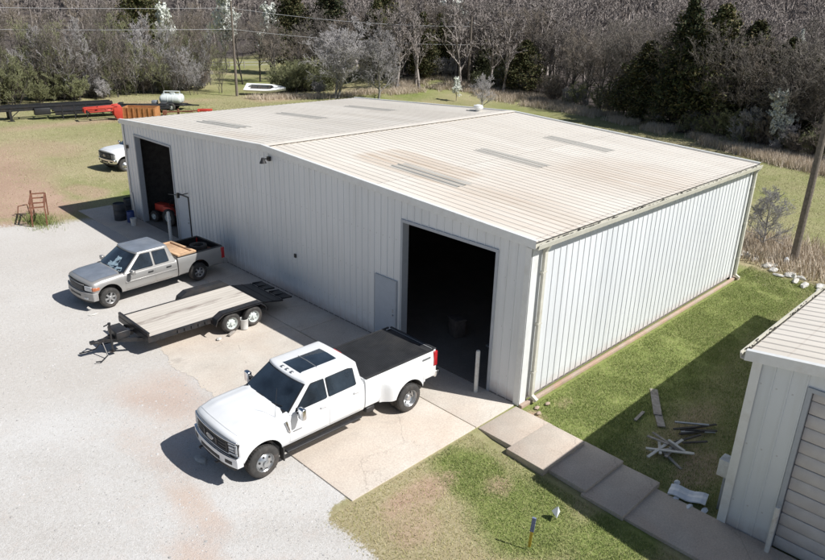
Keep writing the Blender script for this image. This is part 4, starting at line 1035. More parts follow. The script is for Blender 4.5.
# ------------------------------------------------------------------ equipment trailer (X forward = towards the coupler)
tr = empty('flatbed_trailer', (-3.03, 10.63, .03), PI)
tag(tr, 'black tandem axle equipment trailer with pale plank deck beside the silver pickup', 'trailer')
zD = .62; hx0, hx1 = -.95, 3.12; hwT = 1.02
mb = MB(); mb.box((hx0, -hwT, zD-.045), (hx1, hwT, zD)); dk = mb.build('deck', 'deck_boards', tr)
mb = MB()
for sg in (-1, 1):
    mb.box((hx0, sg*hwT if sg > 0 else -hwT-.06, zD-.17), (hx1, hwT+.06 if sg > 0 else -hwT, zD+.012))
    mb.box((hx0, sg*(hwT+.061), zD-.16), (hx1-.3, sg*(hwT+.075), zD-.13)); mb.box((hx0, sg*(hwT+.061), zD-.03), (hx1-.1, sg*(hwT+.075), zD+.01))
    for k in range(9):
        x = lerp(1.0, hx1-.2, k/8) if k < 6 else lerp(hx0+.1, hx0+.3, (k-6)/2); mb.box((x-.03, sg*(hwT+.061), zD-.13), (x+.03, sg*(hwT+.10), zD-.03))
    mb.beam((hx1-.5, sg*hwT*.96, zD-.22), (4.15, 0, .46), .07, .12)
mb.box((hx1, -hwT-.06, zD-.17), (hx1+.07, hwT+.06, zD+.012))
for x in np.arange(hx0+.3, hx1, .6): mb.box((x-.04, -hwT, zD-.15), (x+.04, hwT, zD-.047))
mb.build('frame', 'black_metal', tr)
mb = MB(); mb.box((hx1+.012, -hwT-.05, zD+.014), (hx1+.06, hwT+.05, zD+.15)); mb.box((hx1-.01, -hwT-.05, zD+.125), (hx1+.011, hwT+.05, zD+.15)); mb.build('headboard', 'black_metal', tr)
# dovetail and folded ramps at the rear
mb = MB(); xr_ = -1.85; zz = zD-.16
mb.add([(hx0, -hwT, zD-.05), (hx0, hwT, zD-.05), (xr_, hwT, zz-.06), (xr_, -hwT, zz-.06), (hx0, -hwT, zD), (hx0, hwT, zD), (xr_, hwT, zz), (xr_, -hwT, zz)], [(0, 1, 2, 3), (4, 7, 6, 5), (0, 4, 5, 1), (3, 2, 6, 7), (0, 3, 7, 4), (1, 5, 6, 2)])
for k in range(3): x = lerp(hx0-.1, xr_+.05, k/2); z = lerp(zD, zz, (x-hx0)/(xr_-hx0)); mb.box((x-.02, -hwT, z), (x+.02, hwT, z+.012))
mb.box((hx0-.02, -.03, zD-.02), (hx0-.01, .03, zD+.01))
mb.build('dovetail', 'black_metal', tr)
for sg in (-1, 1):
    mb = MB()
    for yy in (.15, .55, .95): mb.beam((xr_, sg*yy, zz+.03), (xr_-.42, sg*yy, zz-.02), .05, .06)
    mb.box((xr_-.40, sg*.15 if sg > 0 else -.95, zz-.01), (xr_-.03, .95 if sg > 0 else -.15, zz+.012))
    mb.build('ramp', 'black_metal', tr)
# fenders
for sg in (-1, 1):
    mb = MB(); y0, y1 = sg*(hwT+.065), sg*(hwT+.36)
    out = [(-.98, .46), (-.90, .66), (-.72, .80), (.72, .80), (.98, .66), (1.06, .46)]
    inn = [(-.96, .46), (-.885, .65), (-.715, .78), (.715, .78), (.965, .65), (1.04, .46)]
    n = len(out)
    for i in range(n-1):
        (a, b_), (c, d) = out[i], out[i+1]; (e, f), (g_, h) = inn[i], inn[i+1]
        mb.add([(a, y0, b_), (c, y0, d), (c, y1, d), (a, y1, b_), (e, y0, f), (g_, y0, h), (g_, y1, h), (e, y1, f)], [(0, 1, 2, 3), (4, 7, 6, 5), (3, 2, 6, 7), (0, 4, 5, 1)])
    for i in range(n-1):
        (a, b_), (c, d) = out[i], out[i+1]
        mb.add([(a, y1, b_), (c, y1, d), (c*.97, y1, d-.06), (a*.97, y1, b_-.06)], [(0, 1, 2, 3)])
    mb.prism([(-.98, .40), (-.90, .66), (-.72, .79), (.72, .79), (.98, .66), (1.06, .40)], sg*(hwT+.062), sg*(hwT+.07))
    mb.build('fender', 'black_metal', tr)
    for x in (-.42, .42): wheel(tr, x, sg*(hwT+.21), .345, .21, sg, 'trailer', .20)
mb = MB()
for x in (-.42, .42): mb.tube((x, -1.2, .34), (x, 1.2, .34), .04)
mb.box((-.8, -.8, .38), (.8, -.74, .44)); mb.box((-.8, .74, .38), (.8, .8, .44)); mb.build('axle', 'black_metal', tr)
mb = MB(); mb.beam((3.2, 0, .46), (4.3, 0, .46), .10, .12); mb.tube((4.3, 0, .46), (4.44, 0, .48), .06); mb.cbox((4.48, 0, .50), (.14, .11, .09)); mb.build('tongue', 'black_metal', tr)
mb = MB(); mb.tube((3.95, .14, .1), (3.95, .14, 1.0), .035); mb.tube((3.95, .14, 1.0), (3.95, .14, 1.05), .05); mb.beam((3.95, .14, 1.02), (4.15, .22, 1.02), .03, .03); mb.cbox((3.95, .14, .09), (.18, .18, .02)); mb.build('jack', 'black_metal', tr)
for pl in ([(4.2, -.06, .42), (4.3, -.3, .12), (4.5, -.42, .04), (4.75, -.5, .03)], [(4.2, .06, .42), (4.2, .35, .1), (4.45, .5, .04), (4.6, .42, .04)], [(4.1, -.06, .5), (4.1, -.4, .2), (4.0, -.62, .04), (3.6, -.55, .04)]):
    mb = MB(); mb.pipe(pl, .02, 6); mb.build('safety_chain', 'black_metal', tr)
mb = MB(); mb.box((3.45, -.35, .50), (3.85, .35, .74)); o = mb.build('tool_tray', 'black_metal', tr); bevel(o, .02)

# small things around the trailer
mb = MB(); mb.lathe([(0, 0), (.125, 0), (.15, .34), (.158, .35), (.158, .37), (.142, .37), (.142, .34), (.118, .02), (0, .02)], 'Z', n=24)
def bucket(loc, lab, group='white plastic buckets'):
    b_ = link('bucket', bk_mesh, None, loc); tag(b_, lab, 'bucket', group); return b_
bk_mesh = mb.mesh('bucket', 'bucket', 40)
bucket((-2.98, 9.33, .03), 'white bucket on the ground between the two wheels of the trailer')
bucket((-.68, 22.9, .03), 'white bucket standing by the thin post at the far bay door')
def chunk(name, loc, size, mat, label, cat, seed, group=None):
    bm = bmesh.new(); bmesh.ops.create_icosphere(bm, subdivisions=2, radius=1)
    for v in bm.verts:
        n = mnoise.noise_vector(v.co*1.7+Vector((seed, 0, 0))); v.co = v.co+n*.35
        v.co = Vector((v.co.x*size[0], v.co.y*size[1], max(v.co.z, -.4)*size[2]))
    me = bpy.data.meshes.new(name); bm.to_mesh(me); bm.free(); me.materials.append(MATS[mat])
    o = link(name, me, None, loc); tag(o, label, cat, group); return o
def wood_block(name, loc, d, rz, mat, label, cat='wood block', group=None):
    mb = MB(); mb.cbox((0, 0, d[2]/2), d); o = mb.build(name, mat, loc=loc); bevel(o, .006); o.rotation_euler = (0, 0, rz); tag(o, label, cat, group); return o
wood_block('wood_block', (-3.55, 9.22, .03), (.34, .09, .07), .5, 'wood_old', 'short grey wood chock before the front trailer wheel')
chunk('stone', (-4.05, 9.15, .05), (.09, .07, .05), 'rubble', 'small pale stone on the slab left of the trailer wheel', 'stone', 4)
chunk('dark_clod', (-4.62, 12.6, .06), (.12, .08, .07), 'dark_debris', 'small dark lump on the concrete between silver pickup and trailer', 'clod', 9)
chunk('flat_stone', (-7.72, 3.75, .02), (.11, .24, .03), 'rubble', 'flat pale stone lying at the front bumper of the white pickup', 'stone', 21)
chunk('flat_stone', (-6.25, 13.85, .02), (.18, .08, .02), 'rubble', 'flat tan stone lying by the front wheel of the silver pickup', 'stone', 33)

# ------------------------------------------------------------------ things at the far bay door
def barrel(loc, mat, lab, r=.29, h=.88):
    mb = MB(); mb.lathe([(0, 0), (r, 0), (r, h*.3), (r+.012, h*.32), (r, h*.34), (r, h*.64), (r+.012, h*.66), (r, h*.68), (r, h), (r-.02, h), (r-.02, h-.06), (0, h-.06)], 'Z', n=28)
    o = mb.build('barrel', mat, smooth=35, loc=loc); tag(o, lab, 'barrel', 'barrels by the far bay door'); return o
barrel((-.75, 24.25, .0), 'barrel', 'dark steel drum nearest the driveway at the far corner')
barrel((.0, 24.75, 0), 'barrel', 'dark steel drum tucked against the far corner wall', .29, .9)
barrel((-.5, 23.55, .02), 'blue_plastic', 'short blue plastic drum between the dark drums and post', .2, .55)
# red tractor just inside
tq = empty('garden_tractor', (1.0, 22.25, .04), PI/2+.25); tag(tq, 'small red tractor parked just inside the far bay door', 'tractor')
mb = MB(); mb.box((.0, -.22, .45), (.95, .22, .85)); o = mb.build('bonnet', 'machine_red', tq); bevel(o, .05, 3)
mb = MB(); mb.prism([(-.85, .62), (-.5, .9), (.0, .9), (.0, .55), (-.85, .5)], -.5, -.28); mb.prism([(-.85, .62), (-.5, .9), (.0, .9), (.0, .55), (-.85, .5)], .28, .5); o = mb.build('wheel_guard', 'machine_red', tq); bevel(o, .02)
mb = MB(); mb.box((-.75, -.24, .75), (-.3, .24, .85)); mb.box((-.8, -.24, .85), (-.7, .24, 1.25)); o = mb.build('seat', 'black_plastic', tq); bevel(o, .03)
mb = MB(); mb.box((-.8, -.25, .3), (.9, .25, .5)); mb.tube((.1, 0, .85), (-.1, 0, 1.15), .02); mb.lathe([(.17, 0), (.185, .012), (.17, .024), (.155, .012)], 'Z', (-.12, 0, 1.14), 20, True); mb.build('chassis', 'black_metal', tq)
for x, r, y in ((-.45, .42, .52), (.7, .28, .42)):
    for sg in (-1, 1): wheel(tq, x, sg*y, r, .2, sg, 'trailer', r*.5)
# traffic-cone like red/orange sign on stand
mb = MB(); mb.prism([(-.35, .0), (.35, .0), (.05, 1.1), (-.05, 1.1)], -.02, .02); 
o = mb.build('folded_sign', 'machine_red', loc=(1.0, 20.5, .9)); o.rotation_euler = (.1, 0, 1.5); 
bpy.data.objects.remove(o)
mb = MB(); mb.lathe([(.0, .05), (.24, .05), (.05, 1.0), (0, 1.02)], 'Z', n=20); mb.box((-.28, -.28, 0), (.28, .28, .05)); mb.m = 1; mb.lathe([(.166, .36), (.128, .52)], 'Z', n=20); o = mb.build('traffic_cone', ['machine_red', 'bollard_paint'], loc=(1.3, 21.0, .04)); tag(o, 'tall red cone in front of the red tractor at the bay door', 'traffic cone')
# pale rail and clutter in the far bay
mb = MB(); mb.beam((2.6, 19.2, .95), (2.6, 24.0, .95), .05, .09); mb.beam((2.6, 19.2, .6), (2.6, 24.0, .6), .05, .09)
for y in (19.3, 21.6, 23.9): mb.box((2.57, y-.04, 0), (2.63, y+.04, 1.0))
o = mb.build('guard_rail', 'galv', loc=(0, 0, .04)); tag(o, 'pale rail standing behind the red tractor in the far bay', 'rail')
for k, (x, y, w, d, h, mt, lb) in enumerate(((1.9, 22.9, .3, .3, .5, 'galv', 'small grey can left of the red tractor in the far bay'), (5.5, 21.5, 1.6, .9, 1.3, 'rusty', 'brown crate stack deep in the far bay'), (6.0, 4.2, 1.8, .9, 1.1, 'wood_old', 'stack of boards deep in the near bay'),
        (3.2, 1.7, .7, .5, .9, 'blue_plastic', 'dim blue tool cart inside the near bay at right'), (2.0, 4.1, .5, .4, .6, 'interior_steel', 'dark can inside the near bay behind the left jamb'))):
    mb = MB(); mb.box((-w/2, -d/2, 0), (w/2, d/2, h)); mb.box((-w/2-.03, -d/2-.03, h), (w/2+.03, d/2+.03, h+.05)); mb.box((-w/2+.05, -d/2-.02, h*.4), (w/2-.05, -d/2, h*.45)); o = mb.build('shop_item', mt, loc=(x, y, .04)); bevel(o, .02); o.rotation_euler = (0, 0, .3*k)
    o.name = ('metal_can', 'crate_stack', 'board_stack', 'tool_cart', 'metal_can')[k]; tag(o, lb, ('can', 'crate', 'boards', 'tool cart', 'can')[k])
# shelving and clutter deep in the shop
def shelf(loc, rz, lab):
    s = empty('storage_rack', loc, rz); tag(s, lab, 'rack')
    mb = MB()
    for x in (-1.4, 1.4):
        for y in (-.3, .3): mb.box((x-.03, y-.03, 0), (x+.03, y+.03, 2.4))
    mb.build('upright', 'interior_steel', s)
    for z in (.5, 1.2, 1.9): mb = MB(); mb.box((-1.4, -.3, z), (1.4, .3, z+.04)); mb.build('shelf', 'interior_steel', s)
    return s
shelf((9.5, 2.2, .04), .2, 'dark steel rack deep inside the near bay'); shelf((8, 22.3, .04), 1.5, 'dark steel rack deep inside the far bay')
mb = MB(); mb.pipe([(0, 0, 0), (0, 0, 1.1)], .03); mb.pipe([(0, 0, 1.1), (.5, .1, 1.25)], .03); mb.lathe([(.20, .9), (.24, .93), (.20, .96), (.17, .93)], 'Z', n=18, closed=True)
mb.box((-.3, -.3, 0), (.3, .3, .06)); o = mb.build('hose_reel_stand', 'galv', loc=(2.4, 2.6, .04)); tag(o, 'dim metal stand with a hose loop inside the near bay', 'stand')
mb = MB(); mb.box((-.8, -.35, .8), (.8, .35, .88))
for x in (-.7, .7):
    for y in (-.3, .3): mb.box((x-.04, y-.04, 0), (x+.04, y+.04, .8))
mb.box((-.2, -.2, .88), (.2, .2, 1.2)); o = mb.build('workbench', 'interior_steel', loc=(4.5, 3.6, .04)); tag(o, 'dim workbench inside the near bay', 'workbench')

# ------------------------------------------------------------------ rusty rack standing in the grass tuft
rk = MB(); w, d, h = .62, 1.9, 1.15
c4 = [(-w/2, -d/2), (w/2, -d/2), (w/2, d/2), (-w/2, d/2)]
for (x, y) in c4: rk.beam((x, y, 0), (x*1.0+.02, y, h), .06, .06)
for z in (h, h-.22):
    for a, b_ in ((0, 1), (1, 2), (2, 3), (3, 0)): rk.beam((*c4[a], z), (*c4[b_], z), .055, .055)
rk.beam((c4[0][0], c4[0][1], .1), (c4[3][0], c4[3][1], .9), .04, .04)
rk.beam((c4[3][0], c4[3][1], h), (c4[3][0]+.02, c4[3][1]+.02, h+.18), .06, .06)
o = rk.build('metal_rack', 'rusty', loc=(-3.75, 26.6, .02)); o.rotation_euler = (0, 0, -.35); tag(o, 'rusty open frame stand in a green tuft at left', 'rack')
mb = MB(); mb.pipe([(0, 0, 0), (.1, 0, .5), (.55, .1, .5), (.6, .1, 0)], .025, 6); o = mb.build('bent_pipe', 'rusty', loc=(-4.35, 28.1, .02)); tag(o, 'bent rusty pipe left of the rusty frame stand', 'pipe')

# ------------------------------------------------------------------ survey stake, flag, debris between the buildings
sk_ = empty('survey_stake', (-4.2, -3.5, 0.0)); tag(sk_, 'yellow survey stake with blue grey top in the front grass', 'stake')
mb = MB(); mb.box((-.015, -.03, -.05), (.015, .03, .5)); mb.build('lath', 'stake_yellow', sk_)
mb = MB(); mb.box((-.02, -.04, .34), (.02, .04, .68)); mb.build('ribbon', 'stake_blue', sk_)
sk_.rotation_euler = (.05, .06, .4)
mb = MB(); mb.add([(0, 0, 0), (.22, .06, .02), (.13, .12, .16), (.02, .16, .1), (.10, .05, .24)], [(0, 1, 2), (0, 2, 3), (1, 4, 2), (0, 4, 1), (3, 2, 4), (0, 3, 4)]); o = mb.build('paper_scrap', 'tarp', loc=(-3.05, -3.4, -.05)); tag(o, 'crumpled white scrap in the grass near the shadow edge', 'litter')
rr = random.Random(12)
zg = lambda x, y: float(tz(x, y))
for k in range(11):
    L_ = rr.uniform(.5, 1.15); x, y = 1.35+rr.gauss(0, .34), -3.75+rr.gauss(0, .24)
    mb = MB(); mb.box((-L_/2, -.035, 0), (L_/2, .035, .03)); o = mb.build('lumber_scrap', 'pvc' if k % 3 else 'wood_old', loc=(x, y, zg(x, y)+.03+.025*k*.6))
    o.rotation_euler = (rr.uniform(-.08, .08), rr.uniform(-.12, .12), rr.uniform(0, PI)); tag(o, 'pale lumber scrap in the loose heap on the shaded ground', 'board', 'pale lumber scraps in one heap')
for k in range(8):
    L_ = rr.uniform(.7, 1.3); x, y = 2.75+rr.gauss(0, .3), -3.95+rr.gauss(0, .13)
    mb = MB(); mb.box((-L_/2, -.03, 0), (L_/2, .03, .03)); o = mb.build('dark_bar', 'dark_debris' if k % 4 else 'galv', loc=(x, y, zg(x, y)+.03+.015*k))
    o.rotation_euler = (0, rr.uniform(-.05, .05), -.6+rr.uniform(-.25, .25)); tag(o, 'dark bar in the heap behind the pale lumber scraps', 'bar', 'dark bars in one heap')
for (x, y, L_, w_, rz, lab, mt) in ((3.3, -2.5, 1.5, .22, .55, 'long weathered plank lying near the shadow edge', 'wood_old'), (2.55, -3.0, .8, .2, .6, 'short weathered plank beyond the pale lumber heap', 'wood_old'), (2.25, -2.55, .6, .08, .1, 'thin stick lying in the shaded grass', 'wood_old')):
    mb = MB(); mb.box((-L_/2, -w_/2, 0), (L_/2, w_/2, .035)); o = mb.build('plank', mt, loc=(x, y, zg(x, y)+.02)); o.rotation_euler = (0, .02, rz); tag(o, lab, 'plank')
mb = MB(); N = 8; vs = []
for i in range(N+1):
    for j in range(4): vs.append((lerp(-.42, .42, i/N), lerp(-.2, .2, j/3), .09+.03*math.sin(i*1.1)+.02*math.sin(j*2)))
vs2 = [(a, b_, c-.035) for a, b_, c in vs]; k = (N+1)*4
mb.add(vs+vs2, [(i*4+j, i*4+j+1, i*4+j+5, i*4+j+4) for i in range(N) for j in range(3)]+[(k+i*4+j, k+i*4+j+4, k+i*4+j+5, k+i*4+j+1) for i in range(N) for j in range(3)]+[(i*4, i*4+4, k+i*4+4, k+i*4) for i in range(N)]+[(i*4+3, k+i*4+3, k+i*4+7, i*4+7) for i in range(N)]+[(j, k+j, k+j+1, j+1) for j in range(3)]+[(N*4+j, N*4+j+1, k+N*4+j+1, k+N*4+j) for j in range(3)])
o = mb.build('tin_sheet', 'tarp', loc=(-.02, -5.02, zg(-.3, -5.2)+.06)); o.rotation_euler = (.06, -.05, -1.35); tag(o, 'white sheet panel lying near the corner of the small building', 'panel')
for k, (x, y) in enumerate(((.3, -4.6), (-.28, -4.85), (-.2, -5.5), (-.35, -5.2))):
    chunk('white_rubble', (x, y, zg(x, y)+.05), (.09+.02*k, .07, .05), 'tarp', 'small white lump beside the white sheet panel', 'rubble', 50+k, 'white lumps round the sheet panel')
# lumps at the corner of the big building
for k, (x, y) in enumerate(((.35, -.42), (.15, -.62), (.75, -.5))):
    chunk('corner_stone', (x, y, -.03), (.09, .06, .04), 'footing_concrete', 'small stone in the grass at the near corner of the big building', 'stone', 80+k, 'stones at the near building corner')
# rubble by the far end of the small building
rr = random.Random(5)
for k in range(22):
    u = k/21; x, y = lerp(18.4, 16.4, u)+rr.gauss(0, .35), lerp(1.3, -3.6, u)+rr.gauss(0, .25)
    chunk('rubble_stone', (x, y, zg(x, y)+.05), (rr.uniform(.10, .34), rr.uniform(.08, .26), rr.uniform(.06, .15)), 'rubble', 'pale broken concrete chunk in the rubble line below the right power pole', 'rubble', 100+k, 'broken concrete chunks')
mb = MB(); mb.lathe([(0, 0), (.09, 0), (.11, .35), (.05, .42), (0, .42)], 'Z', n=12); o = mb.build('white_jug', 'tarp', loc=(18.3, -1.0, zg(18.3, -1))); tag(o, 'white plastic jug at the foot of the right power pole', 'jug')

# ------------------------------------------------------------------ power poles and wires
def pole(loc, h, r, lab, arm=True, rz=0):
    e = empty('power_pole', loc, rz); tag(e, lab, 'utility pole')
    mb = MB(); 
    for k in range(6): mb.tube((0, 0, h*k/6-.05), (0, 0, h*(k+1)/6-.05+.01), r*(1-.35*k/6), r*(1-.35*(k+1)/6), 12)
    mb.build('pole', 'pole_wood', e)
    if arm:
        mb = MB(); mb.cbox((0, 0, h-.9), (.06, .9, .08)); mb.build('bracket', 'pole_wood', e)
        for y in (-.4, .4): mb = MB(); mb.lathe([(0, 0), (.05, 0), (.06, .08), (.03, .16), (0, .16)], 'Z', (0, y, h-.86), 10); mb.build('insulator', 'trim_white', e)
        mb = MB(); mb.lathe([(0, -.1), (.06, -.1), (.06, .2), (0, .2)], 'Z', (.12, 0, h-2.3), 10); mb.build('insulator', 'trim_white', e)
    return e
p1 = (30.6, 64.4, zg(30.6, 64.4)); p2 = (56.5, 50.9, zg(56.5, 50.9)); p0 = (-22, 92, 0)
pole(p1, 10.5, .16, 'grey wooden power pole behind the bare thicket near the white boat', rz=.5)
pole(p2, 9.2-p2[2], .17, 'brown wooden power pole against the wood beyond the roof', rz=.5)
pole((18.75, -1.15, zg(18.7, -1.2)), 12, .17, 'tall dark wooden power pole rising beside the right end of the field', arm=False)
def wire(a, b_, sag, r, lab):
    mb = MB(); N = 16; pts = [Vector(a).lerp(Vector(b_), i/N)-Vector((0, 0, sag*4*(i/N)*(1-i/N))) for i in range(N+1)]
    mb.pipe(pts, r, 4); o = mb.build('power_line', 'wire'); tag(o, lab, 'wire', 'overhead lines between the poles')
wire((p0[0], p0[1], 9.6), (p1[0], p1[1], 9.55), .5, .02, 'upper pale line left of the grey pole')
wire((p0[0], p0[1], 7.4), (p1[0], p1[1], 7.3), .4, .02, 'lower pale line left of the grey pole')
wire((p1[0], p1[1], 9.55), (p2[0], p2[1], 8.0), .5, .016, 'upper pale line between grey and brown poles')
wire((p1[0], p1[1], 7.3), (p2[0], p2[1], 5.8), .4, .016, 'lower pale line between grey and brown poles')

# ------------------------------------------------------------------ equipment at the back left
ft = empty('semi_trailer', (4.5, 60.0, 0), math.radians(-9)); tag(ft, 'long dark flatbed semi trailer parked on the grass at left', 'trailer')
mb = MB(); mb.box((-12, -.5, 1.18), (-1.5, .5, 1.28)); mb.build('deck', 'wood_old', ft)
mb = MB()
for y in (-.5, .38): mb.box((-1.49, y, 1.18), (9, y+.12, 1.26))
mb.build('deck_rail', 'black_metal', ft)
mb = MB()
for y in (-.5, .5): mb.box((-12, y-.08, .78), (9, y+.08, 1.178))
for y in (-.6, .6): mb.box((-12, y-.03, 1.06), (9, y+.03, 1.176))
for x in np.arange(-11.5, 9, 1.2): mb.box((x-.05, -.55, 1.0), (x+.05, .55, 1.1))
mb.beam((3, -1.0, .55), (9, -1.0, .62), .10, .12)
mb.build('frame', 'black_metal', ft)
for y in (-.95, .95):
    mb = MB(); mb.box((.2, y-.09, .0), (.4, y+.09, 1.0)); mb.beam((.3, y, .3), (1.1, y, .95), .06, .06); mb.box((.05, y-.16, 0), (.55, y+.16, .06)); mb.build('landing_leg', 'black_metal', ft)
mb = MB(); mb.box((2.2, -1.15, .42), (3.5, -.5, 1.0)); o = mb.build('tool_box', 'black_plastic', ft); bevel(o, .03)
mb = MB(); mb.box((-.2, -.6, .8), (.9, .6, .99)); mb.build('king_pin_plate', 'black_metal', ft)
for x in (-9.6, -8.3):
    for sg in (-1, 1): wheel(ft, x, sg*1.08, .5, .28, sg, 'trailer', .29)
# second low trailer behind
ft2 = empty('gooseneck_trailer', (13.5, 57.2, 0), math.radians(-12)); tag(ft2, 'low trailer with red gooseneck left of the rusty steel bin', 'trailer')
mb = MB(); mb.box((-5.6, -.7, .72), (4.5, .7, .80)); mb.build('deck', 'black_metal', ft2)
mb = MB()
for y in (-1.1, 1.1): mb.box((-5.6, y-.05, .52), (4.5, y+.05, .718))
for x in (-5, -4, -3): mb.box((x-.04, -1.2, .1), (x+.04, -1.1, 1.3))
mb.build('frame', 'black_metal', ft2)
for x in (2.0, 2.9):
    for sg in (-1, 1): wheel(ft2, x, sg*1.3, .38, .22, sg, 'trailer', .22)
mb = MB()
for sg in (-1, 1):
    mb.beam((-4.9, sg*.45, 1.12), (-2.2, sg*.45, 1.22), .10, .16); mb.beam((-4.6, sg*.45, .85), (-2.6, sg*.45, .9), .07, .09)
    mb.prism([(-2.55, .55), (-2.3, .1), (-1.85, .1), (-1.8, 1.1), (-2.0, 1.4), (-2.55, 1.35)], sg*.45-.05, sg*.45+.05)
mb.box((-2.3, -.39, .35), (-2.0, .39, 1.1)); mb.box((-5.0, -.6, .8), (-4.91, .6, 1.15)); mb.box((-3.8, -.39, 1.1), (-3.65, .39, 1.24)); mb.tube((-3.2, 0, 1.0), (-2.3, 0, .7), .07)
gn = mb.build('gooseneck', 'machine_red', ft2); bevel(gn, .03)
gn.location = (1.5, -2.7, 0)
# rusty steel bin
mb = MB(); x0, x1, y0, y1 = -1.5, 1.5, -.8, .8
mb.box((x0, y0, 0), (x1, y0+.06, .95)); mb.box((x0, y1-.06, 0), (x1, y1, .95)); mb.box((x0, y0+.061, 0), (x0+.06, y1-.061, .95)); mb.box((x1-.06, y0+.061, 0), (x1, y1-.061, .95)); mb.box((x0+.061, y0+.061, .05), (x1-.061, y1-.061, .1))
for k in range(7): x = lerp(x0+.1, x1-.1, k/6); mb.box((x-.04, y0-.06, 0), (x+.04, y0-.001, .95))
o = mb.build('steel_bin', 'rust_orange', loc=(14.5, 54.7, .05)); o.rotation_euler = (0, 0, -.75); tag(o, 'rusty orange open steel bin behind the roof edge', 'bin')
# liquid tank trailer
tk = empty('tank_trailer', (19.2, 57.9, .0), -.72); tk.scale = (.86, .9, .9); tag(tk, 'white liquid tank on a low trailer behind the roof', 'tank trailer')
for (y, z, r, l, nm) in ((-.38, 1.15, .46, 1.25, 'tank'), (.42, 1.2, .50, 1.3, 'tank')):
    mb = MB(); mb.lathe([(0, -l), (r*.6, -l+.02), (r*.92, -l+.14), (r, -l+.32), (r, -.35), (r+.02, -.33), (r+.02, -.27), (r, -.25), (r, .25), (r+.02, .27), (r+.02, .33), (r, .35), (r, l-.32), (r*.92, l-.14), (r*.6, l-.02), (0, l)], 'X', (0, y, z), 26); mb.build(nm, 'tank_white', tk, smooth=40)
mb = MB(); mb.lathe([(0, 0), (.3, 0), (.3, .10), (0, .12)], 'Z', (0, .42, 1.68), 16); mb.pipe([(-.9, .42, 1.68), (-.9, .42, 1.95), (.9, .42, 1.95), (.9, .42, 1.68)], .03, 8); mb.pipe([(-.9, .12, 1.68), (-.9, .12, 1.95), (.9, .12, 1.95), (.9, .12, 1.68)], .03, 8); mb.build('top_rail', 'tank_white', tk)
mb = MB(); mb.box((-1.5, -.9, .5), (1.6, .9, .62)); mb.beam((1.5, 0, .55), (3.1, 0, .5), .12, .12); mb.beam((1.5, -.7, .55), (2.6, 0, .5), .08, .1); mb.beam((1.5, .7, .55), (2.6, 0, .5), .08, .1); mb.build('frame', 'black_metal', tk)
for sg in (-1, 1): wheel(tk, .2, sg*1.02, .4, .24, sg, 'trailer', .2); 
mb = MB(); mb.cbox((-1.9, -.2, .75), (.6, .7, .5)); o = mb.build('pump', 'galv', tk); bevel(o, .05)
# scrap bits next to it
mb = MB(); mb.beam((-1.4, 0, .25), (1.5, .2, .35), .1, .12); mb.beam((-1.2, .6, .25), (1.1, -.3, .3), .08, .08); mb.tube((-.3, .3, 0), (-.3, .3, .5), .1); mb.cbox((-1.5, .1, .2), (.3, .8, .35)); o = mb.build('scrap_frame', 'rusty', loc=(17.9, 53.6, .1)); o.rotation_euler = (0, 0, -.6); tag(o, 'dark tangled steel scrap beside the rusty bin', 'scrap')
mb = MB(); mb.box((-.7, -.15, .1), (.7, .15, .35)); mb.box((-.7, -.5, .12), (-.5, .5, .25)); o = mb.build('red_implement', 'machine_red', loc=(20.4, 53.6, .1)); o.rotation_euler = (0, 0, -.6); bevel(o, .03); tag(o, 'small red implement lying right of the tank trailer', 'implement')
mb = MB(); mb.box((-2.6, -.12, .5), (2.6, .12, .7)); mb.box((-2.4, -.9, .35), (-2.0, .9, .75)); mb.box((1.6, -.7, .3), (2.2, .7, .8)); 
for x in (-1.5, 0, 1.4): mb.box((x-.1, -.6, 0), (x+.1, .6, .5))
o = mb.build('steel_beams', 'black_metal', loc=(16.2, 57.8, .1)); o.rotation_euler = (0, 0, -.6); tag(o, 'dark steel frame stacked behind the rusty bin', 'frame')
# boat
bt = empty('boat', (34.0, 63.6, .3), -.78); bt.scale = (1.25, 1.3, .85); bt.rotation_euler = (.28, .03, -.78); tag(bt, 'small white boat lying on the grass beyond the roof', 'boat')
mb = MB(); N = 14; K = 9; vs = []
for i in range(N+1):
    u = i/N; x = lerp(-1.9, 2.0, u); w = .78*(1-(max(0, u-.45)/.55)**2.2)*(1 if u > .02 else .9); w = max(w, .02); zt = .55+.14*u*u; dk = .12+.5*max(0, u-.6)**1.5
    for j in range(K):
        a = PI*j/(K-1); vs.append((x, -w*math.cos(a), lerp(zt, min(dk, zt-.02), math.sin(a)**.55)))
mb.add(vs, [(i*K+j, i*K+j+1, (i+1)*K+j+1, (i+1)*K+j) for i in range(N) for j in range(K-1)]+[tuple(range(K))])
mb.build('hull', 'boat_white', bt, smooth=50)
mb = MB(); vs = []; inn = []
for i in range(N+1):
    u = i/N; x = lerp(-1.9, 2.0, u); w = max(.02, .78*(1-(max(0, u-.45)/.55)**2.2)); zt = .55+.14*u*u+.004
    iw = w*.62 if .12 < u < .68 else 0.0
    vs += [(x, -w-.03, zt), (x, -iw, zt+.03), (x, iw, zt+.03), (x, w+.03, zt)]
f_ = []
for i in range(N):
    f_ += [(4*i, 4*i+4, 4*i+5, 4*i+1), (4*i+2, 4*i+6, 4*i+7, 4*i+3)]
mb.add(vs, f_); mb.build('gunwale', 'boat_white', bt)
mb = MB(); mb.box((-1.4, -.46, .30), (.75, .46, .34)); mb.box((-.7, -.46, .34), (-.45, .46, .5)); mb.box((.3, -.46, .34), (.5, .46, .5)); mb.build('cockpit', 'dark_debris', bt)

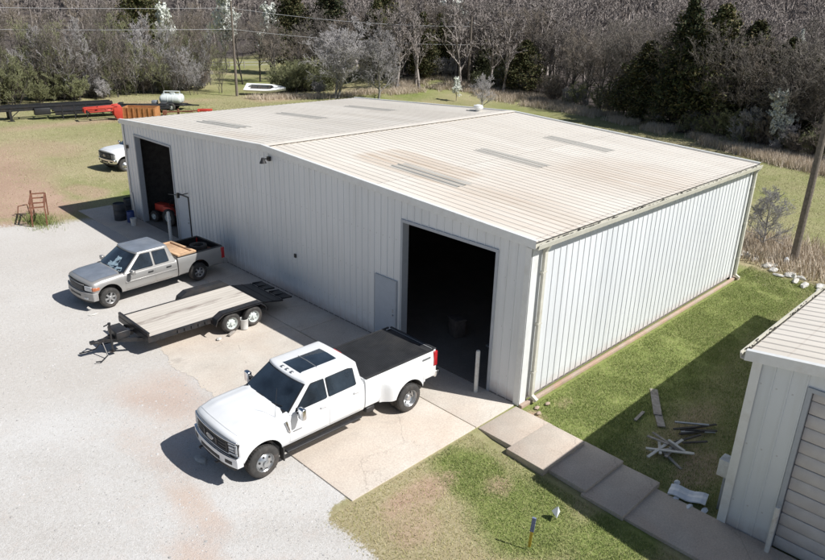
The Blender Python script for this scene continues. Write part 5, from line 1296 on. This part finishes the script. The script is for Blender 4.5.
# ------------------------------------------------------------------ plants
def ribbons(segs, rng, widen=1.0):
    """segs: (n,8) p0 p1 r0 r1 -> thin 3-sided twigs"""
    S = np.asarray(segs, float); p0, p1, r0, r1 = S[:, :3], S[:, 3:6], S[:, 6], S[:, 7]
    d = p1-p0; L = np.linalg.norm(d, axis=1, keepdims=True)+1e-9; d = d/L
    ref = rng.normal(size=d.shape); a = np.cross(d, ref); a /= np.linalg.norm(a, axis=1, keepdims=True)+1e-9; b = np.cross(d, a)
    vs = []
    for r, p in ((r0, p0), (r1, p1)):
        for k in range(3):
            th = 2*PI*k/3; vs.append(p+(a*math.cos(th)+b*math.sin(th))*(r[:, None]*widen))
    V = np.stack(vs, 1).reshape(-1, 3); n = len(S); o = (np.arange(n)*6)[:, None]
    F = np.concatenate([o+np.array([[0, 1, 4, 3]]), o+np.array([[1, 2, 5, 4]]), o+np.array([[2, 0, 3, 5]])], 0)
    F = F.reshape(-1, 4); return V, F
def rot_about(d, ang, az, rng=None):
    d = d/np.linalg.norm(d); ref = np.array([0, 0, 1.]) if abs(d[2]) < .9 else np.array([1., 0, 0])
    u = np.cross(d, ref); u /= np.linalg.norm(u); w = np.cross(d, u)
    return d*math.cos(ang)+(u*math.cos(az)+w*math.sin(az))*math.sin(ang)
def grow_tree(seed, H, spread=.9, limbs=9, n2=6, n3=6, n4=4, trunk_r=.13, clear=.22, up=.35, twig=.011, stems=1):
    rg = np.random.default_rng(seed); thick, thin = [], []
    def limb(p, d, L, r, lvl):
        nseg = 4 if lvl < 2 else 3 if lvl == 2 else 2
        pts = [p]; dd = d.copy()
        for k in range(nseg):
            dd = dd+rg.normal(size=3)*(.10+.05*lvl)+np.array([0, 0, up*.22]); dd /= np.linalg.norm(dd)
            pts.append(pts[-1]+dd*L/nseg)
        rs = np.linspace(r, max(r*.35, twig*.6), nseg+1)
        for k in range(nseg): (thick if lvl < 2 else thin).append((*pts[k], *pts[k+1], rs[k], rs[k+1]))
        nxt = {1: n2, 2: n3, 3: n4}.get(lvl, 0)
        for q in range(nxt):
            u = rg.uniform(.2, 1.0); k = min(nseg-1, int(u*nseg)); fr = u*nseg-k
            pp = pts[k]*(1-fr)+pts[k+1]*fr
            nd_ = rot_about(dd, rg.uniform(.35, .95), rg.uniform(0, 2*PI))
            limb(pp, nd_, L*rg.uniform(.40, .62)*(1.05-.3*u), max(rs[k]*.55, twig), lvl+1)
    for s in range(stems):
        base = np.array([rg.normal()*.25*(stems > 1), rg.normal()*.25*(stems > 1), -.15]); d = np.array([rg.normal()*(.05+.16*(stems > 1)), rg.normal()*(.05+.16*(stems > 1)), 1.]); d /= np.linalg.norm(d)
        pts = [base]; N = 6; h = H*rg.uniform(.8, .9)
        for k in range(N):
            d = d+rg.normal(size=3)*.06; d[2] = abs(d[2]); d /= np.linalg.norm(d); pts.append(pts[-1]+d*h/N)
        rs = np.linspace(trunk_r, trunk_r*.18, N+1)
        for k in range(N): thick.append((*pts[k], *pts[k+1], rs[k], rs[k+1]))
        for q in range(limbs):
            u = clear+(1-clear)*(q+.5)/limbs; k = min(N-1, int(u*N)); fr = u*N-k; pp = pts[k]*(1-fr)+pts[k+1]*fr
            az = q*2.4+rg.uniform(-.5, .5); nd_ = rot_about(np.array([0, 0, 1.]), rg.uniform(.5, 1.05)*spread, az)
            limb(pp, nd_, H*.40*(1.15-.75*u)*rg.uniform(.8, 1.2), rs[k]*.5, 1)
    return thick, thin
def tree_meshes(nm, seed, mat_t, mat_c, **kw):
    thick, thin = grow_tree(seed, **kw); rg = np.random.default_rng(seed)
    mb = MB()
    for s in thick: mb.tube(s[:3], s[3:6], s[6], s[7], 6, False)
    t = mb.mesh(nm+'_trunk', mat_t, 60)
    V, Fq = ribbons(thin, rg); c = np_mesh(nm+'_crown', V, Fq, [mat_c])
    return t, c
def plant(name, meshes, loc, scale, rz, label, cat, group, names=('trunk', 'crown')):
    e = empty(name, loc, rz); e.scale = scale if isinstance(scale, tuple) else (scale,)*3
    tag(e, label, cat, group)
    for nm, m in zip(names, meshes): link(nm, m, e)
    return e

BARE = [tree_meshes('bare', 10+k, 'bark', m, H=9, limbs=11, n2=6, n3=6, n4=4, spread=sp, twig=.012, trunk_r=.115) for k, (m, sp) in enumerate((('twig_grey', .9), ('twig_grey', .8), ('twig_brown', 1.0), ('twig_grey', .75), ('twig_brown', .85)))]
SAPL = [tree_meshes('sapling', 30+k, 'bark', m, H=6, limbs=13, n2=5, n3=4, n4=2, spread=.6, up=.6, twig=.010, trunk_r=.036, clear=.08) for k, m in enumerate(('twig_brown', 'twig_grey', 'twig_pale', 'twig_green'))]
PALE = [tree_meshes('pale', 40+k, 'bark_pale', 'twig_pale', H=7, limbs=18, n2=8, n3=7, n4=5, spread=1.15, up=.4, twig=.012, trunk_r=.12, clear=.12, stems=2-k) for k in range(2)]
SHRUB = [tree_meshes('shrub', 50+k, 'bark', m, H=3.2, limbs=8, n2=7, n3=6, n4=4, spread=1.1, up=.5, twig=.010, trunk_r=.035, clear=.05, stems=5) for k, m in enumerate(('twig_green', 'twig_brown', 'twig_pale'))]

def leaf_cloud(pts, size, rg, up=.3, aspect=.6):
    """small quads at pts"""
    n = len(pts); a = rg.normal(size=(n, 3)); a[:, 2] += up; a /= np.linalg.norm(a, axis=1, keepdims=True); r = rg.normal(size=(n, 3)); b = np.cross(a, r); b /= np.linalg.norm(b, axis=1, keepdims=True)
    s = size*rg.uniform(.6, 1.4, (n, 1)); A, Bv = a*s, b*s*aspect
    V = np.stack([pts-A-Bv, pts+A-Bv, pts+A+Bv, pts-A+Bv], 1).reshape(-1, 3); F = np.arange(4*n).reshape(-1, 4); return V, F
def cedar(seed, H, Rb, mat, n=9000):
    rg = np.random.default_rng(seed); mb = MB(); mb.tube((0, 0, -.2), (0, 0, H*.9), .16, .03, 7, False)
    pts = []
    nb = 150
    for k in range(nb):
        u = (k/nb)**.85; z = H*(.05+.93*u); rad = Rb*(1-u)**.75*(.65+.5*rg.random())*min(1, .6+u*4)+.08; az = k*2.4+rg.uniform(-.4, .4)
        rise = rg.uniform(.15, .6)
        m = int(n/nb*(.4+1.3*(1-u))); t = rg.random(m)**.6
        c = np.stack([np.cos(az)*rad*t, np.sin(az)*rad*t, z+rad*t*rise], 1)
        c += rg.normal(size=(m, 3))*(.06+.16*rad*(.3+.7*t))[:, None]*np.array([1, 1, .7]); pts.append(c)
        mb.tube((0, 0, z), (math.cos(az)*rad*.9, math.sin(az)*rad*.9, z+rad*.9*rise), .03, .008, 3, False)
    P_ = np.concatenate(pts); V, F_ = leaf_cloud(P_, .085, rg, .2, .45)
    return mb.mesh('cedar_trunk', 'bark', 60), np_mesh('cedar_crown', V, F_, [mat])
CED = [cedar(60, 9, 2.3, 'cedar_leaf', 11000), cedar(61, 9, 2.0, 'cedar_leaf', 11000), cedar(62, 8, 2.1, 'cedar_olive', 10000), cedar(63, 9, 2.9, 'cedar_olive', 13000)]
def flowering(seed, H, dens=2600):
    thick, thin = grow_tree(seed, H, spread=.55, limbs=12, n2=7, n3=5, n4=2, up=.6, trunk_r=.09, clear=.15, twig=.009); rg = np.random.default_rng(seed)
    mb = MB()
    for s in thick: mb.tube(s[:3], s[3:6], s[6], s[7], 5, False)
    T_ = np.array(thin); idx = rg.integers(0, len(T_), dens*3); t = rg.random((dens*3, 1)); P_ = T_[idx, :3]*(1-t)+T_[idx, 3:6]*t
    P_ += rg.normal(size=P_.shape)*.06
    V, F_ = leaf_cloud(P_, .075, rg, .2, .8); V2, F2_ = ribbons(thin, rg)
    return mb.mesh('pear_trunk', 'bark', 60), np_mesh('pear_crown', V, F_, ['blossom']), np_mesh('pear_twigs', V2, F2_, ['twig_grey'])
PEAR = [flowering(70, 7), flowering(71, 6, 1800)]
def bushy(seed, H, Rb, n, mat):
    rg = np.random.default_rng(seed); cl = rg.normal(size=(26, 3))*np.array([Rb*.45, Rb*.45, H*.22])+np.array([0, 0, H*.5]); cl[:, 2] = np.clip(cl[:, 2], .2, H)
    idx = rg.integers(0, 26, n); P_ = cl[idx]+rg.normal(size=(n, 3))*np.array([Rb*.22, Rb*.22, H*.14]); P_ = P_[P_[:, 2] > .03]
    V, F_ = leaf_cloud(P_, .06, rg, .3, .5); mb = MB()
    for c in cl[:12]: mb.tube((0, 0, -.1), tuple(c), .03, .01, 4, False)
    return mb.mesh('bush_stems', 'bark', 60), np_mesh('bush_leaves', V, F_, [mat])
BUSH = [bushy(80, 2.4, 1.9, 6500, 'bush_leaf'), bushy(81, 1.6, 1.3, 4200, 'bush_leaf')]

# where the wood edge runs (from left to right), world metres
edge = EDGE
def along(u):
    t = u*(len(edge)-1); k = min(len(edge)-2, int(t)); f = t-k; return lerp(edge[k][0], edge[k+1][0], f), lerp(edge[k][1], edge[k+1][1], f)
rr = random.Random(21)
def put(kind, x, y, s, lab, cat, grp, name, names=('trunk', 'crown'), wide=1.0):
    return plant(name, kind, (x, y, zg(x, y)-.05), (s*wide, s*wide, s*rr.uniform(.92, 1.08)), rr.uniform(0, 2*PI), lab, cat, grp, names)
dv = (.71, .70); rt = (.70, -.71)
# bare wood edge, right of the pole: three rows
for row in range(4):
    cnt = (30, 30, 28, 26)[row]
    for k in range(cnt):
        u = lerp(.44, 1.0, (k+rr.random()*.9)/cnt); x, y = along(u); off = row*4.0+rr.uniform(.2, 3.4)+(4.0 if row == 0 else 3.0)
        x += dv[0]*off; y += dv[1]*off
        put(rr.choice(BARE), x, y, rr.uniform(.78, 1.16), 'bare grey brown tree in the dense wood edge beyond the roof', 'bare tree', 'bare trees of the right hand wood edge', 'bare_tree')
# middle wood behind the field gap
for k in range(30):
    u = lerp(.24, .46, (k+rr.random())/30); x, y = along(u); off = rr.uniform(3, 14); x += dv[0]*off; y += dv[1]*off
    put(rr.choice(BARE), x, y, rr.uniform(.75, 1.05), 'bare tree in the wood behind the pale willows and the brown pole', 'bare tree', 'bare trees of the middle wood', 'bare_tree')
# thicket at left, slim stems
for k in range(135):
    u = lerp(.0, .215, (k+rr.random())/135); x, y = along(u); off = rr.uniform(-3.0, 5.5); x += dv[0]*off; y += dv[1]*off
    put(rr.choice(SAPL), x, y, rr.uniform(.8, 1.5), 'slim bare sapling in the left thicket behind the semi trailer', 'sapling', 'slim saplings of the left thicket', 'bare_sapling')
for k in range(16):
    x = lerp(22, 31, rr.random()); y = 69.5-(x-22)*.2+rr.uniform(-1.2, 1.5)
    put(rr.choice(SAPL), x, y, rr.uniform(.7, 1.0), 'slim bare sapling in the left thicket behind the semi trailer', 'sapling', 'slim saplings of the left thicket', 'bare_sapling')
# tree row beyond the far field at left
for k in range(46):
    u = (k+rr.random())/46; x, y = lerp(8, 92, u), lerp(142, 84, u); off = rr.uniform(0, 14); x += dv[0]*off; y += dv[1]*off
    put(rr.choice(BARE), x, y, rr.uniform(.9, 1.25), 'bare tree in the far row beyond the field at left', 'bare tree', 'bare trees beyond the far field', 'bare_tree')
def at_px(x, y): return x, y
# particular trees
for (x, y, s, m, lab, wd_) in ((48.6, 14.6, 1.2, 3, 'largest dark cedar tree in the right part of the wood edge', 1.25), (48.8, 17.6, 1.22, 0, 'dark pointed cedar tree left of the largest cedar', 1.15),
        (49.2, 11.8, 1.0, 3, 'dark olive cedar just right of the largest cedar', 1.3), (48.8, 8.6, .95, 3, 'dark cedar at the right end of the wood beside the tall pole', 1.3), (56.5, 41.5, .62, 3, 'low wide dark cedar by the bare wood edge right of the brown pole', 1.9),
        (47.5, 6.2, .8, 1, 'narrow dark cedar behind the white flowering tree', 1.3), (59, 58.5, 1.0, 2, 'olive evergreen just left of the brown power pole', 1.3), (50.5, 22, .85, 3, 'broad dark cedar at the wood edge left of the pointed cedar', 1.7),
        (51.5, 63, 1.05, 3, 'dark evergreen behind the pale bare trees', 1.1), (53.9, 56.9, 1.0, 2, 'olive evergreen behind the right pale bare tree', 1.3), (50.8, 81.1, 1.5, 3, 'big olive evergreen beyond the field right of the grey pole', 1.1),
        (55, 77, 1.4, 0, 'dark evergreen beyond the field above the bushes', 1.3), (59.5, 70, 1.3, 2, 'olive evergreen behind the green shrub clump', 1.3), (40, 108, 1.6, 3, 'olive evergreen behind the white blossom tree at left', 1.2), (59.5, 50.5, .6, 0, 'small dark cedar right of the brown power pole', 1.8)):
    if x*.7-y*.71 > -12 and y < 45: x += .71*3.6; y += .70*3.6; s *= 1.06
    put(CED[m], x, y, s, lab, 'cedar tree', None, 'cedar_tree', wide=wd_)
for (x, y, s, m, lab) in ((45.8, 9.3, .92, 1, 'white flowering tree in front of the cedars at right'), (83.2, 20.5, 1.1, 0, 'white flowering tree high in the wood at the top right'), (72, 68, 1.5, 0, 'white flowering tree at the top beside the brown pole'),
        (48.5, 45.8, .5, 1, 'small white flowering tree below the brown pole'), (46.2, 92.8, 1.75, 0, 'tall white flowering tree just left of the grey pole'), (51.3, 87.6, 1.85, 1, 'white flowering tree right of the grey pole beyond the field'),
        (42, 104, 1.7, 1, 'pale flowering tree far behind the left thicket')):
    put(PEAR[m], x, y, s, lab, 'flowering tree', None, 'flowering_tree', ('trunk', 'crown', 'branches'), wide=.78)
for (x, y, s, m, lab) in ((38.2, 55.6, 1.25, 0, 'wide pale grey bare tree behind the roof, left one of the pair'), (41.5, 51.6, 1.05, 1, 'pale lavender bare tree behind the roof, right one of the pair'), (46.5, 40.2, .55, 1, 'small pale bare shrub tree just behind the roof ridge'),
        (19.7, .5, .42, 1, 'small grey bare shrub between the building and right power pole'), (38, 58.6, .3, 0, 'low pale shrub by the boat end of the roof')):
    put(PALE[m], x, y, s, lab, 'bare tree', None, 'pale_bare_tree', wide=1.25)
for k in range(10):
    x, y = lerp(36.5, 43, rr.random()), lerp(66, 60, rr.random()); 
    if k < 3: put(BUSH[0], x+rr.uniform(-.5, 1), y, rr.uniform(.8, 1.25), 'rounded green shrub in the clump left of the pale bare trees', 'shrub', 'green shrubs in the clump', 'green_shrub', ('stems', 'leaves'))
    put(SHRUB[0], x, y+1, rr.uniform(.8, 1.3), 'twiggy olive shrub in the clump left of the pale bare trees', 'shrub', 'twiggy shrubs in the clump', 'twiggy_shrub')
for k in range(60):
    u = lerp(.0, .215, (k+rr.random())/60); x, y = along(u); q_ = rr.uniform(-3.4, 3); x += dv[0]*q_; y += dv[1]*q_
    put(rr.choice((SHRUB[0], SHRUB[1], SHRUB[1], SHRUB[2])), x, y, rr.uniform(.5, .95), 'low twiggy bush at the foot of the left thicket', 'shrub', 'low bushes along the left thicket', 'twiggy_shrub')
for (x, y, s) in ((5.2, 70, 1.3), (8, 69.5, 1.5), (13, 70.5, 1.2), (9, 74, 1.8), (16, 75, 1.8)): put(SHRUB[0], x, y, s, 'round olive twiggy shrub at the far left edge of the thicket', 'shrub', 'olive shrubs left of the thicket', 'twiggy_shrub')
for k in range(44):
    u = lerp(.45, 1.0, (k+rr.random())/44); x, y = along(u); q_ = rr.uniform(1.5, 4.5); x += dv[0]*q_; y += dv[1]*q_
    put(rr.choice(SHRUB), x, y, rr.uniform(.6, 1.15), 'bare understorey bush at the foot of the right hand wood', 'shrub', 'understorey bushes of the right hand wood', 'twiggy_shrub')
for (x, y, s, lab) in ((60, 49.5, 1.5, 'bright green bush right of the brown power pole'), (57.5, 48, .9, 'small green bush below the brown power pole'), (50.5, 14.0, .8, 'dark green bush at the foot of the cedars')):
    put(BUSH[0], x, y, s, lab, 'shrub', None, 'green_shrub', ('stems', 'leaves'))

# the far wooded rise: one mass nobody could count
fs_, segs = 0, []
proto = []
for k in range(4):
    th, tn_ = grow_tree(200+k, 9, limbs=9, n2=5, n3=4, n4=0, spread=.85, twig=.03, trunk_r=.16)
    proto.append(np.array(th+tn_))
VV, FF, o_ = [], [], 0
rgw = np.random.default_rng(99)
for k in range(1050):
    q_ = rgw.uniform(-.80, .72); s = 70+rgw.random()**1.15*130; t = q_*s
    if s < 72+(0 if t > -8 else min(72, (-8-t)*2.6)): continue
    x = s*.71+t*.70; y = s*.70-t*.71
    S_ = proto[rgw.integers(0, 4)].copy(); sc = rgw.uniform(.8, 1.25); a = rgw.uniform(0, 2*PI); c_, s_ = math.cos(a), math.sin(a)
    Rm = np.array([[c_, -s_, 0], [s_, c_, 0], [0, 0, 1]])*sc
    S_[:, :3] = S_[:, :3]@Rm.T; S_[:, 3:6] = S_[:, 3:6]@Rm.T; off = np.array([x, y, float(tz(x, y))]); S_[:, :3] += off; S_[:, 3:6] += off
    V_, F_ = ribbons(S_, rgw, 1.0+s/160); VV.append(V_); FF.append(F_+o_); o_ += len(V_)
o = link('woodland', np_mesh('woodland', np.concatenate(VV), np.concatenate(FF), ['twig_hill'])); tag(o, 'mass of bare purple grey trees covering the rise behind everything', 'woodland', kind='stuff')

# ------------------------------------------------------------------ grasses
def blades(P_, h, w, rg, lean=.5):
    n = len(P_); az = rg.uniform(0, 2*PI, n); hh = h*rg.uniform(.5, 1.3, n); d = np.stack([np.cos(az), np.sin(az), np.zeros(n)], 1); sd = np.stack([-np.sin(az), np.cos(az), np.zeros(n)], 1)*w/2
    tip = P_+d*(hh*lean*rg.random(n))[:, None]+np.array([0, 0, 1])*hh[:, None]
    return np.stack([P_-sd, P_+sd, tip], 1).reshape(-1, 3), np.arange(3*n).reshape(-1, 3)
def scatter(x0, x1, y0, y1, n, rg, dens):
    x = rg.uniform(x0, x1, n); y = rg.uniform(y0, y1, n); k = rg.random(n) < dens(x, y); x, y = x[k], y[k]; return np.stack([x, y, tz(x, y)-.005], 1)
rg = np.random.default_rng(4)
def inside(x, y):
    slab = ((x > -2.0) & (x < -.1) & (y < 0) & (y > -16)); b1 = (x > -.3) & (x < LX+.3) & (y > -.28) & (y < W+.3); b2 = (x > -.3) & (x < 13.8) & (y < -5.8); ap = (x > -6.1) & (x < 0) & (y > -.02) & (y < 24)
    return slab | b1 | b2 | ap
def dg(x, y):
    g_, d, gr_, r_, t_, w_ = mask_fields(x, y); n = fbm(x, y, .7, 8)
    return np.clip((gr_-.18)*1.7, 0, 1)*(1-g_)*(1-d*.9)*(1-t_)*np.clip(n*2.4-.35, 0.05, 1)*(~inside(x, y))
def dmid(x, y):
    g_, d, gr_, r_, t_, w_ = mask_fields(x, y); return np.clip(1.1-gr_, .15, 1)*(1-g_)*(1-d*.6)*(1-t_)*(~inside(x, y))
P1 = scatter(-7.5, 17, -6, 0, 330000, rg, dg)
V, F_ = blades(P1, .055, .014, rg, 1.1); o = link('lawn_grass', np_mesh('lawn_grass', V, F_, ['grass_green'])); tag(o, 'green grass around and between the two buildings', 'grass', kind='stuff')
P2 = scatter(-7.5, 17, -6, 0, 120000, rg, dmid)
V, F_ = blades(P2, .05, .014, rg, 1.2); o = link('dry_lawn_grass', np_mesh('dry_lawn_grass', V, F_, ['grass_mid'])); tag(o, 'yellowed grass in the patchy lawn near the buildings', 'grass', kind='stuff')
P3 = scatter(-6, 48, 24, 70, 150000, rg, lambda x, y: dmid(x, y)*(~((x > -1) & (x < 15.2) & (y < 24.8)))); P3b = scatter(15, 48, -14, 60, 170000, rg, lambda x, y: np.ones_like(x)*.9*(x*.71+y*.7 < 62))
P3 = np.concatenate([P3, P3b]); V, F_ = blades(P3, .07, .03, rg, 1.4); o = link('field_grass', np_mesh('field_grass', V, F_, ['grass_field'])); tag(o, 'short pasture grass in the fields behind the buildings', 'grass', kind='stuff')
# straw band along the wood edge, brush at the power pole
band = []
for k in range(80000):
    u = lerp(.42, 1.0, rr.random()); x, y = along(u); off = -rr.random()**1.0*8.8+3.2; jx = rr.gauss(0, .4); band.append((x+dv[0]*off+jx, y+dv[1]*off+jx*.5))
band = np.array(band); n_ = fbm(band[:, 0], band[:, 1], 2.5, 31); band = band[n_ > .36]
pb = np.stack([rg.normal(19.6, 1.3, 7000), rg.normal(-.6, 2.4, 7000)], 1); pb = pb[(pb[:, 0] > 17.2)]
pc = np.stack([rg.uniform(30, 46, 5000), np.zeros(5000)], 1); pc[:, 1] = 61-(pc[:, 0]-30)*.42+rg.normal(0, .8, 5000)
band = np.concatenate([band, pb, pc]); B3 = np.stack([band[:, 0], band[:, 1], tz(band[:, 0], band[:, 1])], 1)
V, F_ = blades(B3, .55, .04, rg, .8); o = link('straw_grass', np_mesh('straw_grass', V, F_, ['grass_straw'])); tag(o, 'tall pale dry grass along the wood edge and at the pole', 'dry grass', kind='stuff')
# green tuft under the rusty rack
P4 = np.stack([rg.normal(-3.85, .38, 1500), rg.normal(26.6, .75, 1500), np.zeros(1500)], 1); V, F_ = blades(P4, .22, .02, rg, .7); o = link('weed_tuft', np_mesh('weed_tuft', V, F_, ['grass_green'])); tag(o, 'green weeds growing through the rusty frame stand', 'weeds', kind='stuff')
# scattered gravel stones in the yard
n = 11000; gx_ = rg.uniform(-13, -5.6, n); gy_ = rg.uniform(-6, 22, n); k = mask_fields(gx_, gy_)[0] > .5; gx_, gy_ = gx_[k], gy_[k]; n = len(gx_)
s_ = rg.uniform(.008, .026, n); oct_v = np.array([(1, 0, 0), (0, 1, 0), (-1, 0, 0), (0, -1, 0), (0, 0, .7)], float)
s_ = np.where(rg.random(n) < .03, s_*1.6, s_); V = (oct_v[None]*s_[:, None, None]*rg.uniform(.6, 1.4, (n, 5, 1))+np.stack([gx_, gy_, np.zeros(n)], 1)[:, None]); F_ = (np.arange(n)*5)[:, None, None]+np.array([[0, 1, 4], [1, 2, 4], [2, 3, 4], [3, 0, 4]])[None]
leafy('pebble', [(.40, .385, .37), (.54, .53, .52), (.66, .65, .64)])
o = link('loose_gravel', np_mesh('loose_gravel', V.reshape(-1, 3), F_.reshape(-1, 3), ['pebble'])); tag(o, 'loose pale stones scattered over the gravel yard', 'gravel', kind='stuff')

# field fence far left
fn = empty('field_fence', (44, 100, 0)); tag(fn, 'low pale field fence beyond the grass behind the grey pole', 'fence')
mb = MB()
for k in range(22):
    x, y = lerp(-16, 26, k/21), lerp(14, -16, k/21); z = zg(44+x, 100+y); mb.box((x-.06, y-.06, z), (x+.06, y+.06, z+1.1))
mb.build('post', 'wood_old', fn)['kind'] = 'stuff'
mb = MB()
for k in range(21):
    a = (lerp(-16, 26, k/21), lerp(14, -16, k/21)); b_ = (lerp(-16, 26, (k+1)/21), lerp(14, -16, (k+1)/21))
    for h in (.5, .95): mb.beam((*a, zg(44+a[0], 100+a[1])+h), (*b_, zg(44+b_[0], 100+b_[1])+h), .04, .10)
mb.build('rail', 'bollard_paint', fn)

# ------------------------------------------------------------------ camera, light, sky
yaw, pitch, roll, f = .7799, .3778, .0251, 694.6967
cy, sy, cp, sp_ = math.cos(yaw), math.sin(yaw), math.cos(pitch), math.sin(pitch)
fwd = Vector((cy*cp, sy*cp, -sp_)); right = Vector((sy, -cy, 0)); up = right.cross(fwd)
c, s = math.cos(roll), math.sin(roll); r2 = right*c+up*s; u2 = up*c-right*s
cam = bpy.data.objects.new('camera', bpy.data.cameras.new('camera')); COL.objects.link(cam)
M = Matrix((r2, u2, -fwd)).transposed().to_4x4(); M.translation = (-14.1644, -9.728, 10.4277); cam.matrix_world = M
cam.data.sensor_width = 36; cam.data.lens = f/825*36; cam.data.clip_end = 3000; cam.data.clip_start = .1
scene.camera = cam
sd = Vector((.43, -.84, 1)).normalized()          # towards the sun
el = math.asin(sd.z); az = math.atan2(sd.x, sd.y)  # azimuth from +Y clockwise
sun = bpy.data.lights.new('sun', 'SUN'); sun.energy = 5.0; sun.angle = math.radians(.5); sun.color = (1, .98, .945)
so = bpy.data.objects.new('sun', sun); COL.objects.link(so); so.rotation_euler = (-sd).to_track_quat('-Z', 'Y').to_euler()
w_ = bpy.data.worlds.new('World'); scene.world = w_; w_.use_nodes = True; nt = w_.node_tree
bg = nt.nodes['Background']; st = nd(nt, 'ShaderNodeTexSky', sky_type='NISHITA'); st.sun_disc = False; st.sun_elevation = el; st.sun_rotation = az
nt.links.new(st.outputs[0], bg.inputs[0]); bg.inputs[1].default_value = .06
scene.view_settings.view_transform = 'Standard'; scene.view_settings.look = 'None'; scene.view_settings.exposure = 0.2; scene.view_settings.gamma = 1
scene.cycles.use_denoising = True; scene.cycles.max_bounces = 5; scene.cycles.diffuse_bounces = 4
